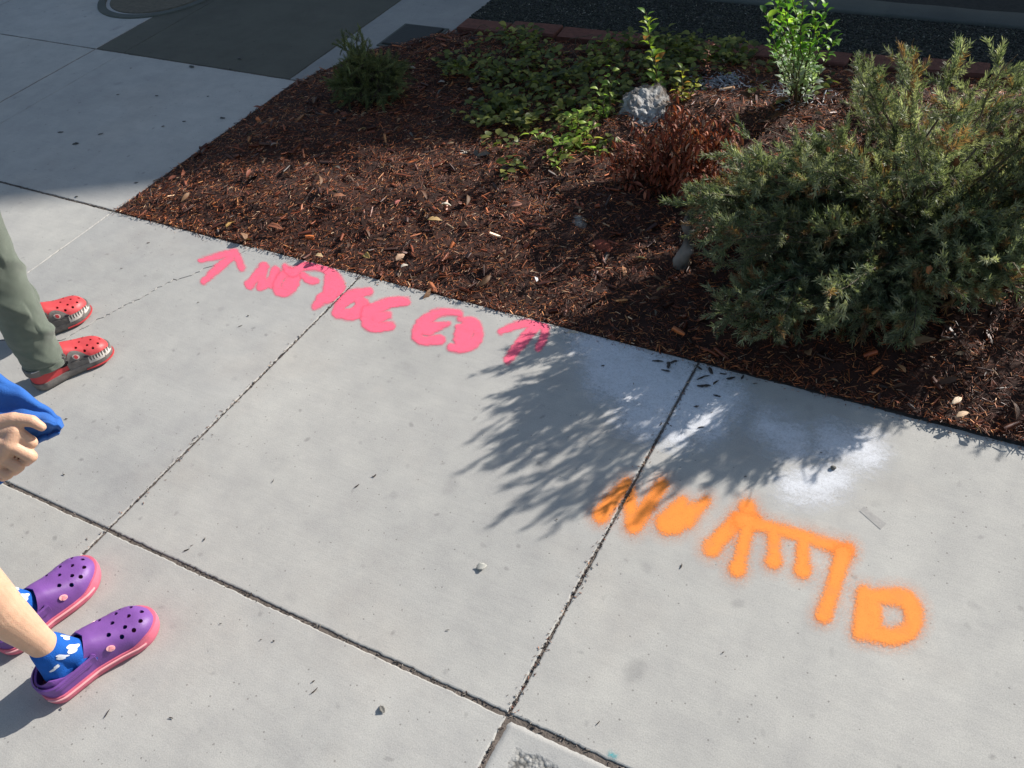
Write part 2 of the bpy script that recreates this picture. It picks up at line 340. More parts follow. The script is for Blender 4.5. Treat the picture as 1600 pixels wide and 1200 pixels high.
# kerb: rounded front
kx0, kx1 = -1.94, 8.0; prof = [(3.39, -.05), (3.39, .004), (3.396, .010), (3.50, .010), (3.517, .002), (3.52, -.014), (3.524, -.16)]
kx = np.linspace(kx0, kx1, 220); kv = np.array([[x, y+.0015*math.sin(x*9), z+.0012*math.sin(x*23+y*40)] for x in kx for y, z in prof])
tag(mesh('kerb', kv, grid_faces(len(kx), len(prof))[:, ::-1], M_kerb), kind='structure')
gs = 120
tag(mesh('ground', [(-gs, -gs, -.0024), (gs, -gs, -.0024), (gs, 3.5, -.0024), (-gs, 3.5, -.0024)], [[0, 1, 2, 3]], M_dirt), kind='structure')
tag(mesh('road', [(-gs, 3.495, -.14), (gs, 3.495, -.14), (gs, gs, -.14), (-gs, gs, -.14)], [[0, 1, 2, 3]], M_asph), kind='structure')

# ------------------------------------------------------------------ planting bed
BX0, BX1, BY0 = -2.297, 3.0, 1.444
def by1(x): return 2.885+.085*(x+1.95)/2.0*np.ones_like(x)
def bedz(x, y):
    x = np.asarray(x, float); y = np.asarray(y, float)
    e = np.minimum(np.minimum((y-BY0)/.22, (x-BX0)/.22), np.clip((by1(x)-y)/.15, 0, 9)); e = np.clip(e, 0, 1); e = e*e*(3-2*e)
    p = np.stack([x, y], -1)
    return -.0010+e*(.026+.018*vnoise(p, 3.1, 3)+.009*vnoise(p, 11, 4)+.004*vnoise(p, 31, 9)) + .05*np.exp(-((x+.85)**2+(y-2.45)**2)/.12)+.06*np.exp(-((x-.2)**2+(y-2.2)**2)/.3)
def left_edge(y):   # bed left limit, follows the spill over the path
    return np.interp(y, [1.44, 2.36, 2.52, 2.68, 2.75, 3.1], [-2.3, -2.30, -2.2, -2.03, -1.965, -1.945])
nu, nv = 260, 110; X = np.linspace(BX0, BX1, nu); T = np.linspace(0, 1, nv)
XX = np.repeat(X[:, None], nv, 1); YY = BY0+(by1(X)[:, None]-BY0)*T[None]
LE = left_edge(YY); XX = LE+(XX-BX0)*(BX1-LE)/(BX1-BX0)
bv = np.stack([XX, YY, bedz(XX, YY)], -1).reshape(-1, 3)
tag(mesh('garden_bed', bv, grid_faces(nu, nv), M_soil, None, True), kind='structure')
def bed_points(n, near=1.0):
    out = []
    while sum(len(q) for q in out) < n:
        p = np.stack([rng.uniform(BX0, 1.4, n), BY0+rng.random(n)**near*1.55], 1)
        k = (p[:, 0] > left_edge(p[:, 1])) & (p[:, 1] < by1(p[:, 0])); out.append(p[k])
    return np.concatenate(out)[:n]
def pal(n, cols, wts, var=.25):
    c = np.array(cols)[rng.choice(len(cols), n, p=np.array(wts)/sum(wts))]
    return c*np.exp(rng.normal(size=(n, 1))*var)
MC = [(.065, .013, .004), (.20, .045, .013), (.42, .12, .035), (.62, .26, .09), (.78, .52, .32), (.045, .018, .010)]
prism = np.array([[-.5, -.5, -.3], [-.5, .5, -.3], [-.5, 0, .5], [.5, -.35, -.2], [.5, .35, -.2], [.5, .1, .3], [0, -.5, -.2], [0, .5, -.2], [0, 0, .65]])
prism_f = [[0, 1, 7, 6], [1, 2, 8, 7], [2, 0, 6, 8], [6, 7, 4, 3], [7, 8, 5, 4], [8, 6, 3, 5]]
def mulch(n, L, Wd, T_, tilt, zup, cw, near=1.0, pts=None):
    p = bed_points(n, near) if pts is None else pts; n = len(p)
    z = bedz(p[:, 0], p[:, 1])+rng.random(n)*zup
    a = rng.uniform(0, 2*np.pi, n); el = rng.normal(size=n)*tilt; d = np.stack([np.cos(a)*np.cos(el), np.sin(a)*np.cos(el), np.sin(el)], 1)
    s = np.stack([rng.uniform(*L, n), rng.uniform(*Wd, n), rng.uniform(*T_, n)], 1)
    return dict(pos=np.concatenate([p, z[:, None]], 1), M=frames(d, rng.uniform(0, 6.28, n)), scl=s, col=pal(n, MC, cw, .3))
q = [mulch(110000, (.004, .020), (.0007, .0020), (.0006, .0015), .17, .008, [3, 4, 3, 1.2, .35, 1]),
     mulch(3000, (.010, .040), (.0016, .0060), (.0010, .0026), .12, .010, [4, 4, 1.2, .3, .15, 1.5]),
     mulch(1300, (.014, .045), (.006, .016), (.003, .006), .25, .010, [4, 4, 1.5, .5, .05, 1.5])]
# spilled bits hugging the sidewalk edge
pe = np.stack([rng.uniform(-2.3, 1.2, 1500), BY0+np.abs(rng.normal(size=1500))*.012-.003], 1)
q.append(mulch(0, (.004, .02), (.0008, .003), (.0006, .002), .3, .012, [3, 4, 3, 1, .3, 1], pts=pe))
cat = {k: np.concatenate([d[k] for d in q]) for k in q[0]}
tag(bake('mulch', prism, prism_f, cat['pos'], cat['M'], cat['scl'], cat['col'], M_mulch), kind='stuff')
# leaf templates
def leaf_template(nl=5, w=.5, curl=.25, fold=.25, tip=.9):
    v = []; us = np.linspace(0, 1, nl)
    for u_ in us:
        hw = w*.5*max(.02, math.sin(math.pi*min(1, u_**tip)) )**.8
        zc = -curl*(u_-.3)**2
        v += [(u_, -hw, zc+fold*hw), (u_, 0, zc), (u_, hw, zc+fold*hw)]
    return np.array(v), grid_faces(nl, 3)
LT = leaf_template(5, .5, .5, .5); LTn = leaf_template(5, .3, .5, .4); LTr = leaf_template(5, .72, .25, .3, .8)
LC = [(.10, .05, .03), (.20, .11, .06), (.36, .24, .14), (.30, .10, .06), (.45, .40, .32), (.14, .12, .10)]
p = bed_points(420, 1.0); n = len(p); a = rng.uniform(0, 6.28, n)
dd = np.stack([np.cos(a), np.sin(a), rng.normal(size=n)*.2], 1)
bp_ = np.concatenate([p, (bedz(p[:, 0], p[:, 1])+.012)[:, None]], 1)
tag(bake('leaf_litter', LTn[0], LTn[1], bp_, frames(dd, rng.normal(size=n)*.7), rng.uniform(.018, .05, n), pal(n, LC, [3, 3, 1.2, 1.5, .3, 2], .3), M_leafdry, None, True), kind='stuff')
# fine crumbs swept on to the sidewalk and in the joints
n = 900; cx = np.concatenate([rng.uniform(-2.3, .9, 500), XJ[2]+rng.normal(size=220)*.006, XJ[1]+rng.normal(size=180)*.008])
cy = np.concatenate([BY0-np.abs(rng.normal(size=500))*.010-.001, rng.uniform(.54, 1.44, 220), rng.uniform(-.1, 1.44, 180)])
a = rng.uniform(0, 6.28, n); dd = np.stack([np.cos(a), np.sin(a), rng.normal(size=n)*.2], 1)
tag(bake('crumbs', prism, prism_f, np.stack([cx, cy, np.full(n, .0012)], 1), frames(dd, rng.uniform(0, 6, n)), np.stack([rng.uniform(.001, .006, n), rng.uniform(.0006, .0018, n), rng.uniform(.0005, .0015, n)], 1), pal(n, MC, [3, 3, 1, .5, .3, 3], .3), M_mulch), kind='stuff')
# dirt lumps along the joints: ragged dark filling
n = 2000; k = rng.integers(0, 4, n)
jx = np.where(k == 0, rng.uniform(-3.3, 1.4, n), np.where(k == 1, XJ[2]+rng.normal(size=n)*.0022, np.where(k == 2, XJ[1]+rng.normal(size=n)*.0018, rng.uniform(-3.3, -2.3, n))))
jy = np.where(k == 0, .5385+rng.normal(size=n)*.0028, np.where(k == 3, 1.442+rng.normal(size=n)*.002, rng.uniform(-.38, 1.44, n)))
a = rng.uniform(0, 6.28, n); dd = np.stack([np.cos(a), np.sin(a), rng.normal(size=n)*.4], 1)
tag(bake('joint_debris', prism, prism_f, np.stack([jx, jy, rng.uniform(-.0022, .0006, n)], 1), frames(dd, rng.uniform(0, 6, n)), np.stack([rng.uniform(.002, .006, n), rng.uniform(.0012, .003, n), rng.uniform(.0008, .002, n)], 1), pal(n, [(.13, .105, .09), (.22, .19, .16), (.07, .05, .045)], [3, 1.5, 2], .3), M_mulch), kind='stuff')
# gravel verge
n = 30000; gp = np.stack([rng.uniform(-1.95, 1.3, n), rng.uniform(2.98, 3.385, n)], 1); keep = gp[:, 1] > by1(gp[:, 0])+.10; gp = gp[keep]; n = len(gp)
ico = bmesh.new(); bmesh.ops.create_icosphere(ico, subdivisions=1, radius=1); iv = np.array([v.co[:] for v in ico.verts]); jf = np.array([[v.index for v in f.verts] for f in ico.faces]); ico.free()
a = rng.uniform(0, 6.28, n); dd = np.stack([np.cos(a), np.sin(a), rng.normal(size=n)*.3], 1)
iv2 = iv*(1+rng.normal(size=(len(iv), 1))*.12)
tag(bake('gravel', iv2, jf, np.concatenate([gp, np.full((n, 1), .000)], 1), frames(dd, rng.uniform(0, 6, n)), np.stack([rng.uniform(.002, .006, n), rng.uniform(.0015, .005, n), rng.uniform(.0015, .004, n)], 1), pal(n, [(.04, .045, .036), (.075, .078, .06), (.025, .028, .023), (.18, .17, .14)], [4, 2, 4, .3], .3), M_gravel), kind='stuff')
tag(mesh('verge', [(-1.945, 2.9, -.0006), (8, 2.9, -.0006), (8, 3.392, -.0006), (-1.945, 3.392, -.0006)], [[0, 1, 2, 3]], M_asph), kind='structure')

# ------------------------------------------------------------------ brick edging, covers
def bevel_box(lx, ly, lz, bv=.004, seg=2, jit=0):
    bm = bmesh.new(); bmesh.ops.create_cube(bm, size=1)
    for v in bm.verts: v.co = Vector((v.co.x*lx, v.co.y*ly, v.co.z*lz))
    bmesh.ops.bevel(bm, geom=bm.edges[:]+bm.verts[:], offset=bv, segments=seg, affect='EDGES', profile=.6)
    v = np.array([q.co[:] for q in bm.verts]); f = [[w.index for w in fc.verts] for fc in bm.faces]; bm.free()
    if jit: v = v+rng.normal(size=v.shape)*jit
    return v, f
be = Acc(); x = -1.93
while x < 2.6:
    L = .20; v, f = bevel_box(L, .09, .06, .006, 2, .0012); ang = math.atan(.0425)+rng.normal()*.02
    c, s = math.cos(ang), math.sin(ang); v = np.stack([v[:, 0]*c-v[:, 1]*s, v[:, 0]*s+v[:, 1]*c, v[:, 2]], 1)
    cx_ = x+L/2; be.add(v+[cx_, float(by1(np.array(cx_)))+.05+rng.normal()*.003, -.012+rng.normal()*.003], f, (1, 1, 1)); x += L+.008
tag(be.build('brick_edging', M_brick), 'low row of worn red bricks laid end to end between mulch bed and gravel', 'edging')
cov = empty('utility_cover', (-2.07, 2.79, .0)); tag(cov, 'black square plastic utility cover set in the pale concrete strip', 'cover')
v, f = bevel_box(.172, .180, .02, .004); mesh('lid', v+[-2.07, 2.793, .001], f, M_black, cov)
fr = Acc()
for dx, dy, lx, ly in ((0, .0975, .205, .012), (0, -.0975, .205, .012), (.0955, 0, .012, .182), (-.0955, 0, .012, .182)):
    v, f = bevel_box(lx, ly, .016, .002); fr.add(v+[-2.07+dx, 2.793+dy, -.003], f)
fr.build('frame', M_kerb, cov)
mh = empty('manhole_cover', (-3.53, 2.93, 0)); tag(mh, 'round brown iron manhole cover with a raised concrete ring in the shaded pavement', 'cover')
def disc(r, z0, z1, nseg=64, bev=.004):
    a = np.linspace(0, 2*np.pi, nseg, endpoint=False); cs = np.stack([np.cos(a), np.sin(a)], 1); V = []
    for rr, z in ((r, z0), (r, z1-bev), (r-bev, z1)): V.append(np.concatenate([cs*rr, np.full((nseg, 1), z)], 1))
    return np.concatenate(V), grid_faces(3, nseg, True).tolist()+[list(range(2*nseg, 3*nseg))]
v, f = disc(.245, -.01, .004); mesh('lid', v+[-3.53, 2.93, 0], f, M_iron, mh)
def ring(r0, r1, z, h=.006, nseg=72):
    a = np.linspace(0, 2*np.pi, nseg, endpoint=False); cs = np.stack([np.cos(a), np.sin(a)], 1)
    V = [np.concatenate([cs*rr, np.full((nseg, 1), zz)], 1) for rr, zz in ((r0, z-h), (r0+.002, z), (r1-.002, z), (r1, z-h))]
    return np.concatenate(V), grid_faces(4, nseg, True).tolist()
v, f = ring(.262, .30, .006); mesh('ring', v+[-3.53, 2.93, 0], f, M_kerb, mh)

# ------------------------------------------------------------------ sprayed writing (flat paint on the slab)
def strokes_cov(px, py, strokes, soft):
    best = np.full(px.shape, -1e9)
    for s in strokes:
        pts, rr = s
        if not isinstance(rr, (list, tuple)): rr = [rr]*len(pts)
        if len(pts) == 1: best = np.maximum(best, rr[0]-np.hypot(px-pts[0][0], py-pts[0][1])); continue
        for (a, b, ra, rb) in zip(pts[:-1], pts[1:], rr[:-1], rr[1:]):
            ax, ay = a; bx, by = b; L2 = (bx-ax)**2+(by-ay)**2+1e-9; t = np.clip(((px-ax)*(bx-ax)+(py-ay)*(by-ay))/L2, 0, 1)
            best = np.maximum(best, ra+(rb-ra)*t-np.hypot(px-ax-t*(bx-ax), py-ay-t*(by-ay)))
    return best
def paint(name, strokes, org, sc, mat, edge, halo, res=.0024, parent=None, maxcov=1.0, wob=1.5, z=.0005, joints=True, holes=()):
    def smooth(pts, rr):
        if len(pts) < 3: return pts, rr
        rr = rr if isinstance(rr, (list, tuple)) else [rr]*len(pts); a = np.array([list(p)+[r] for p, r in zip(pts, rr)], float); a = np.concatenate([[2*a[0]-a[1]], a, [2*a[-1]-a[-2]]]); out = []
        for i in range(1, len(a)-2):
            for t in np.arange(0, 1, .2): out.append(.5*((2*a[i])+(a[i+1]-a[i-1])*t+(2*a[i-1]-5*a[i]+4*a[i+1]-a[i+2])*t*t+(3*a[i]-a[i-1]-3*a[i+1]+a[i+2])*t**3))
        out.append(a[-2]); return [(q[0], q[1]) for q in out], [max(3, q[2]) for q in out]
    strokes = [smooth(*q) for q in strokes]
    st = [([(org[0]+p[0]/sc, org[1]+p[1]/sc) for p in s[0]], [r/sc for r in s[1]] if isinstance(s[1], (list, tuple)) else s[1]/sc) for s in strokes]
    allp = np.array([p for s in st for p in s[0]]); w = np.array([U(*p)[:2] for p in allp]); pad = .075
    x = np.arange(w[:, 0].min()-pad, w[:, 0].max()+pad, res); y = np.arange(w[:, 1].min()-pad, min(1.4405, w[:, 1].max()+pad), res)
    GX, GY = np.meshgrid(x, y, indexing='ij'); P3 = np.stack([GX, GY, 0*GX], -1).reshape(-1, 3); px, py = proj(P3)
    d = strokes_cov(px, py, st, 0)+wob*vnoise(P3[:, :2], 45, len(strokes))+wob*.6*vnoise(P3[:, :2], 130, 5)
    for (hx, hy, hr) in holes: d = np.minimum(d, np.hypot(px-org[0]-hx/sc, py-org[1]-hy/sc)-hr/sc)
    d = d-(.3 if edge < 1.5 else 0)
    cvg = 1/(1+np.exp(-d/(edge*(1.25 if edge < 1.5 else 1)))); cvg = np.maximum(cvg, halo*np.exp(-np.maximum(-d, 0)/9.0))*maxcov
    cvg = np.where(cvg < .03, 0, cvg)
    if joints:
        for j, g in ((XJ[1], gJ), (XJ[2], gJ)): cvg = cvg*np.clip((np.abs(P3[:, 0]-j)-g)/.0012, 0, 1)
    F = grid_faces(len(x), len(y)); fm = cvg[F].max(1) > .0; F = F[fm]
    used = np.unique(F); mp = np.zeros(len(P3), int); mp[used] = np.arange(len(used)); P3[:, 2] = z
    return mesh(name, P3[used], mp[F], mat, parent, False, None, {'cov': cvg[used]})
M_pink = spraymat('pink_marking_paint', (.97, .145, .235), .35)
M_orange = spraymat('orange_marking_paint', (1.0, .29, .045), .7)
M_white = spraymat('white_marking_paint', (.76, .77, .80), .45, grain=150.)
M_teal = spraymat('teal_marking_paint', (.08, .42, .45), .6)
O3, S3 = (250, 340), 2.4615
tag(paint('painted_arrow', [([(155, 167), (230, 148), (290, 135)], [9, 13, 15]), ([(290, 135), (315, 192)], [15, 14]), ([(280, 145), (225, 195), (168, 245)], [16, 17, 11])], O3, S3, M_pink, .8, .0),
    'pink sprayed arrow at the start of the pink word, nearest the mulch corner', 'arrow')
pw = empty('painted_word', tuple(U(560, 460))); tag(pw, 'row of pink sprayed letters on the sidewalk along the mulch edge', 'graffiti')
pw.location.z = 0
for nm, st in (
    ('n', [([(345, 258), (400, 190)], 19), ([(400, 192), (388, 264)], 17), ([(388, 266), (420, 250), (445, 205)], 16), ([(445, 205), (425, 255)], 18)]),
    ('o', [([(452, 282), (455, 250), (480, 215), (505, 205), (525, 225), (515, 262), (485, 290), (455, 285)], 17), ([(485, 262), (500, 240)], 20)]),
    ('t', [([(480, 190), (510, 215), (550, 190), (610, 188), (655, 212), (690, 250), (697, 285)], [12, 16, 17, 17, 20, 20, 17]), ([(550, 220), (572, 240), (602, 244)], [14, 16, 12]), ([(670, 250), (665, 300), (625, 312), (594, 345)], [24, 24, 22, 12]), ([(645, 230), (640, 290)], 14)]),
    ('i', [([(680, 368), (705, 325), (750, 298), (806, 286)], [20, 24, 24, 15]), ([(695, 368), (740, 372), (780, 345), (762, 310)], [22, 24, 28, 20])]),
    ('c', [([(800, 360), (850, 340), (900, 325), (948, 325)], [24, 24, 22, 16]), ([(800, 370), (800, 405), (835, 422), (888, 418)], [26, 26, 22, 18]), ([(835, 385), (880, 375)], [26, 14])]),
    ('e', [([(1152, 370), (1100, 364), (1050, 378), (1005, 415), (988, 450), (1015, 474), (1078, 470)], [14, 15, 20, 24, 20, 20, 20]), ([(1032, 428), (1075, 418), (1108, 408)], [30, 16, 9])]),
    ('d', [([(1152, 392), (1205, 405), (1225, 445), (1205, 485), (1160, 503), (1122, 500)], [10, 20, 20, 22, 19, 17]), ([(1180, 430), (1165, 480)], [32, 32]), ([(1150, 420), (1140, 470)], 12)])):
    paint('letter', st, O3, S3, M_pink, .8, 0, parent=pw, z=.0005+.00012*'noticed'.index(nm))
tag(paint('painted_arrow', [([(1312, 438), (1370, 415), (1440, 402), (1470, 402)], [12, 16, 16, 14]), ([(1476, 398), (1480, 450), (1455, 502)], [15, 16, 13]), ([(1450, 410), (1390, 480), (1338, 548)], [20, 22, 17])], O3, S3, M_pink, .8, .0),
    'pink sprayed arrow after the pink word, half in the shrub shadow', 'arrow')
O4, S4 = (880, 700), 2.5806
ow = empty('painted_word', tuple(U(1180, 870))); tag(ow, 'large orange sprayed letters with soft edges on the middle of the sidewalk', 'graffiti'); ow.location.z = 0
E_, Hh = 2.6, .30
for li, (st, hl) in enumerate((
    ([([(155, 268), (255, 142)], [36, 22]), ([(258, 145), (285, 312)], [24, 34]), ([(288, 308), (400, 148)], [36, 26])], ()),
    ([([(425, 300), (480, 225)], [52, 30]), ([(450, 300), (520, 250)], [50, 36]), ([(500, 290), (575, 215)], [36, 20])], ()),
    ([([(742, 240), (748, 290)], [34, 48]), ([(705, 290), (600, 400)], [36, 34]), ([(600, 400)], [41])], ()),
    ([([(720, 292), (850, 325), (1000, 368), (1142, 415)], [34, 26, 27, 28]), ([(1142, 415)], [36]), ([(740, 330), (705, 485)], [28, 28]), ([(705, 485)], [38]), ([(850, 340), (850, 455)], [28, 28]), ([(850, 455)], [36]), ([(968, 380), (965, 490)], [29, 29]), ([(965, 490)], [38])], ()),
    ([([(1128, 430), (1090, 560), (1052, 672)], [37, 33, 36])], ()),
    ([([(1212, 582), (1202, 740)], [30, 38]), ([(1205, 745), (1265, 752), (1330, 762), (1395, 735), (1415, 672), (1380, 612), (1310, 600), (1250, 598), (1212, 585)], [36, 36, 38, 40, 40, 40, 36, 30, 26]), ([(1245, 640), (1240, 720)], [45, 45])], ((1328, 678, 36),)))):
    paint('letter', st, O4, S4, M_orange, E_, Hh, parent=ow, wob=.8, holes=hl, z=.0005+.00012*li)
for st, lab in ((([([(915, 535), (960, 560), (1010, 590)], [22, 40, 45]), ([(960, 575), (1040, 610), (1100, 640)], [50, 55, 50]), ([(1000, 650), (1060, 670)], [35, 30]), ([(1110, 600), (1140, 630)], [30, 30])]), 'faint white sprayed cloud on the sidewalk in the shrub shadow'),
                (([([(1190, 660), (1240, 690)], [22, 28]), ([(1300, 690), (1355, 705)], [30, 28]), ([(1235, 760), (1280, 755), (1310, 748)], [20, 30, 22])]), 'bright white sprayed smudges on the sunlit sidewalk above the orange letters')):
    tag(paint('white_spray', st, (0, 0), 1.0, M_white, 9.0, .0, res=.004, wob=9, maxcov=.86, z=.0004), lab, 'paint')
tag(paint('teal_spot', [([(953, 1179), (960, 1182)], [2, 2])], (0, 0), 1, M_teal, 1.8, .1, maxcov=.8, z=.0005, joints=False), 'tiny teal paint dab beside the near sidewalk joint', 'paint')
M_tape = simple('tape_residue', (.335, .32, .30), .8, .3, 200, .1, 60)
tp = [U(1350, 791, .001), U(1385, 818, .001), U(1376, 827, .001), U(1343, 798, .001)]
tag(mesh('tape_strip', [q-[0, 0, .0005] for q in tp]+[q-[0, 0, .0009] for q in tp], [[0, 1, 2, 3][::-1], [0, 4, 5, 1], [1, 5, 6, 2], [2, 6, 7, 3], [3, 7, 4, 0]], M_tape), 'grey rectangular scrap of tape on the sidewalk right of the orange letters', 'tape')

# ------------------------------------------------------------------ rocks, stones, wood
def rock(name, loc, size, col, col2, seed, sub=5, rough=.16, label=None, cat='stone', flat=.8, top=None):
    bm = bmesh.new(); bmesh.ops.create_icosphere(bm, subdivisions=sub, radius=1); V = np.array([v.co[:] for v in bm.verts]); F = [[v.index for v in f.verts] for f in bm.faces]; bm.free()
    r = 1+rough*vnoise(V, 1.3, seed)+rough*.5*vnoise(V, 4, seed+1)+rough*.28*vnoise(V, 11, seed+2)+rough*.15*vnoise(V, 26, seed+3)
    V2 = V*r[:, None]*np.array(size)
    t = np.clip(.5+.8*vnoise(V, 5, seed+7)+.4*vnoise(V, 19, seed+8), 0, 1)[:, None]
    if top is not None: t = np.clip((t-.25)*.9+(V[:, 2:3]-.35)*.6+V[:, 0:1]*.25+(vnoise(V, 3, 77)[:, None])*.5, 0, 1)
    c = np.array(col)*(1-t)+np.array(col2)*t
    a = seed*1.7; cs, sn = math.cos(a), math.sin(a); V2 = np.stack([V2[:, 0]*cs-V2[:, 1]*sn, V2[:, 0]*sn+V2[:, 1]*cs, V2[:, 2]], 1)
    o = mesh(name, V2, F, M_stone, None, sub < 5, c); o.location = loc
    if label: tag(o, label, cat)
    return o
g = U(1012, 188, .03)
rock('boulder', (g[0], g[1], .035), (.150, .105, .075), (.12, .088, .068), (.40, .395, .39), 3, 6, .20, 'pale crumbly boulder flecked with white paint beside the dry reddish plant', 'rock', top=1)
g = U(905, 352, .02); rock('stone', (g[0], g[1], .025), (.035, .022, .014), (.16, .13, .11), (.30, .28, .25), 5, 3, .2, 'pale flat stone on the shaded mulch left of the gnarled trunk')
g = U(940, 388, .02); rock('brick_fragment', (g[0], g[1], .022), (.034, .027, .016), (.22, .05, .03), (.30, .085, .05), 9, 3, .12, 'rusty red brick fragment on the shaded mulch', 'brick')
g = U(722, 246, .02); rock('stone', (g[0], g[1], .028), (.017, .015, .012), (.50, .47, .40), (.70, .66, .58), 12, 3, .25, 'small cream stone at the sunlit edge below the ground cover')
g = U(1469, 508, .02); rock('stone', (g[0], g[1], .028), (.016, .013, .011), (.45, .44, .42), (.60, .58, .55), 14, 3, .1, 'small round grey pebble under the right side of the large shrub')
g = U(1302, 732); rock('stone', (g[0], g[1], .003), (.0055, .0045, .0035), (.12, .115, .10), (.20, .19, .17), 15, 3, .15, 'tiny dark pebble on the white sprayed patch of sidewalk')
# dry leaves and chips one can pick out
def one_leaf(px, py, L, ang, col, label, z=.02, tmpl=LT, tilt=.15, roll=.3, cat='leaf', name='dry_leaf', mat=None):
    g = U(px, py, z); d = np.array([[math.cos(ang), math.sin(ang), tilt]]); M = frames(d, np.array([roll]))[0]
    us = np.linspace(0, 1, 9); ws = np.linspace(-1, 1, 5); V = []
    for u_ in us:
        hw = (.26 if tmpl is LT else .17 if tmpl is LTn else .36)*max(.03, math.sin(math.pi*min(1, u_**.85)))**.8
        hw *= 1+.12*math.sin(u_*19+px)
        for w_ in ws: V.append((u_-.5, hw*w_, .30*abs(w_)**1.5*hw*1.3-.35*(u_-.4)**2+.02*math.sin(u_*14+w_*5+py)))
    V = np.array(V)*L @ M.T; cc = np.array(col)*np.exp(rng.normal(size=(len(V), 1))*.08)
    o = mesh(name, V, grid_faces(9, 5), mat or M_leafdry, None, True, cc); o.location = (g[0], g[1], z+.006)
    sm = o.modifiers.new('s', 'SOLIDIFY'); sm.thickness = .0006; bake_mod(o); return tag(o, label, cat)
bz = lambda px, py: float(bedz(*U(px, py, .02)[:2]))+.013
for (px, py, L, an, col, lab, tm) in [
    (697, 322, .030, .4, (.55, .50, .42), 'pale curled leaf in the middle of the sunlit mulch', LTr),
    (360, 352, .048, 1.9, (.50, .30, .10), 'yellow pointed leaf at the sidewalk edge above the first pink arrow', LTn),
    (382, 370, .036, 2.5, (.26, .15, .09), 'brown curled leaf at the sidewalk edge right of the yellow one', LT),
    (499, 402, .024, .2, (.50, .36, .20), 'small tan seed husk on mulch above the pink letters', LTr),
    (573, 402, .034, -.5, (.48, .32, .10), 'yellow brown torn leaf just above the sidewalk joint', LT),
    (626, 404, .034, 1.4, (.46, .30, .20), 'tan folded leaf left of a white shell on the mulch', LT),
    (632, 418, .020, .8, (.70, .62, .52), 'small white shell fragment beside the tan folded leaf', LTr),
    (430, 356, .055, .1, (.24, .09, .05), 'reddish brown bark strip lying flat in the mulch', LTn),
    (418, 300, .040, 1.2, (.30, .14, .09), 'rusty brown leaf standing up at the shadow line of the mulch', LTn),
    (530, 308, .040, .6, (.36, .16, .09), 'rust coloured leaf lying along the shadow line', LTn),
    (622, 318, .026, 1.6, (.48, .16, .13), 'small pinkish leaf left of the pale curled leaf', LT),
    (680, 345, .042, .7, (.42, .28, .12), 'ochre leaf under the pale curled leaf', LTn),
    (806, 322, .034, .5, (.40, .18, .12), 'red brown leaf at the right end of the sunlit mulch', LT),
    (838, 438, .026, 2.2, (.60, .60, .62), 'silver grey scrap lying in half shade on the mulch', LTn),
    (895, 522, .030, .35, (.52, .46, .38), 'pale bark flake at the sidewalk edge above the shrub shadow', LTn),
    (975, 425, .040, 2.0, (.36, .17, .08), 'orange brown leaf on dark mulch left of the trunk', LTn),
    (1035, 452, .040, 1.2, (.30, .18, .08), 'ochre leaf on dark mulch below the trunk', LTn),
    (1263, 552, .035, 1.9, (.28, .16, .09), 'brown broad leaf below the shrub near the sidewalk edge', LT),
    (1408, 577, .030, 2.3, (.50, .26, .12), 'orange wood chip leaf at the lower right of the mulch', LTn),
    (1495, 628, .034, 1.1, (.62, .48, .34), 'pale splinter leaf standing at the right sidewalk edge', LTn),
    (1503, 650, .034, .9, (.55, .38, .24), 'tan chip lying at the right sidewalk edge', LTn),
    (1440, 535, .060, .6, (.24, .15, .08), 'long brown leaf under the right side of the shrub', LTn),
    (1280, 215, .035, .2, (.45, .42, .38), 'grey leaf on mulch between the two green shrubs', LTn),
    (430, 228, .030, 1.0, (.20, .16, .14), 'pale brown leaf in the deep shade near the left corner of the bed', LTr),
    (690, 130, .026, .3, (.35, .30, .26), 'pale leaf in deep shade left of the ground cover', LT),
    (735, 142, .022, .2, (.42, .33, .26), 'small pinkish leaf in deep shade at the ground cover edge', LT),
    (645, 108, .022, .1, (.42, .36, .30), 'tiny pale leaf near the corner of the concrete strip', LT)]:
    one_leaf(px, py, L, an, col, lab, bz(px, py), tm, rng.normal()*.15, rng.normal()*.4)
one_leaf(753, 888, .020, .8, (.46, .45, .41), 'crumpled whitish flower scrap on the middle of the sidewalk', -.002, LTr, .05, .15, 'scrap', 'flower_scrap')
one_leaf(598, 1110, .016, 2.6, (.20, .19, .17), 'small grey leaf scrap on the near sidewalk slab', -.003, LT, .03, .1, 'scrap', 'leaf_scrap')
def chip(name, px, py, s, an, wr, col):
    n = 7; t = np.linspace(-.5, .5, n); b1, b2 = rng.normal(size=2)*.25; c, sn = math.cos(an), math.sin(an); yy = b1*t*t+b2*t**3
    P_ = np.stack([s*(t*c-yy*sn), s*(t*sn+yy*c), 0*t], 1); r = s*wr*.5*np.clip(np.array([.25, .8, 1, 1.1, .9, .7, .2])+rng.normal(size=n)*.16, .15, 2); v, f = tube(P_, r, 7)
    v = v+rng.normal(size=v.shape)*s*wr*.06; v[:, 2] = v[:, 2]*.35+s*wr*.17+.0008+abs(rng.normal())*.001*(v[:, 0]/s+.5)
    g = U(px, py); o = mesh(name, v, f, M_mulch, None, False, np.tile(np.array(col)*np.exp(rng.normal()*.35), (len(v), 1))); o.location = (g[0], g[1], 0); return o
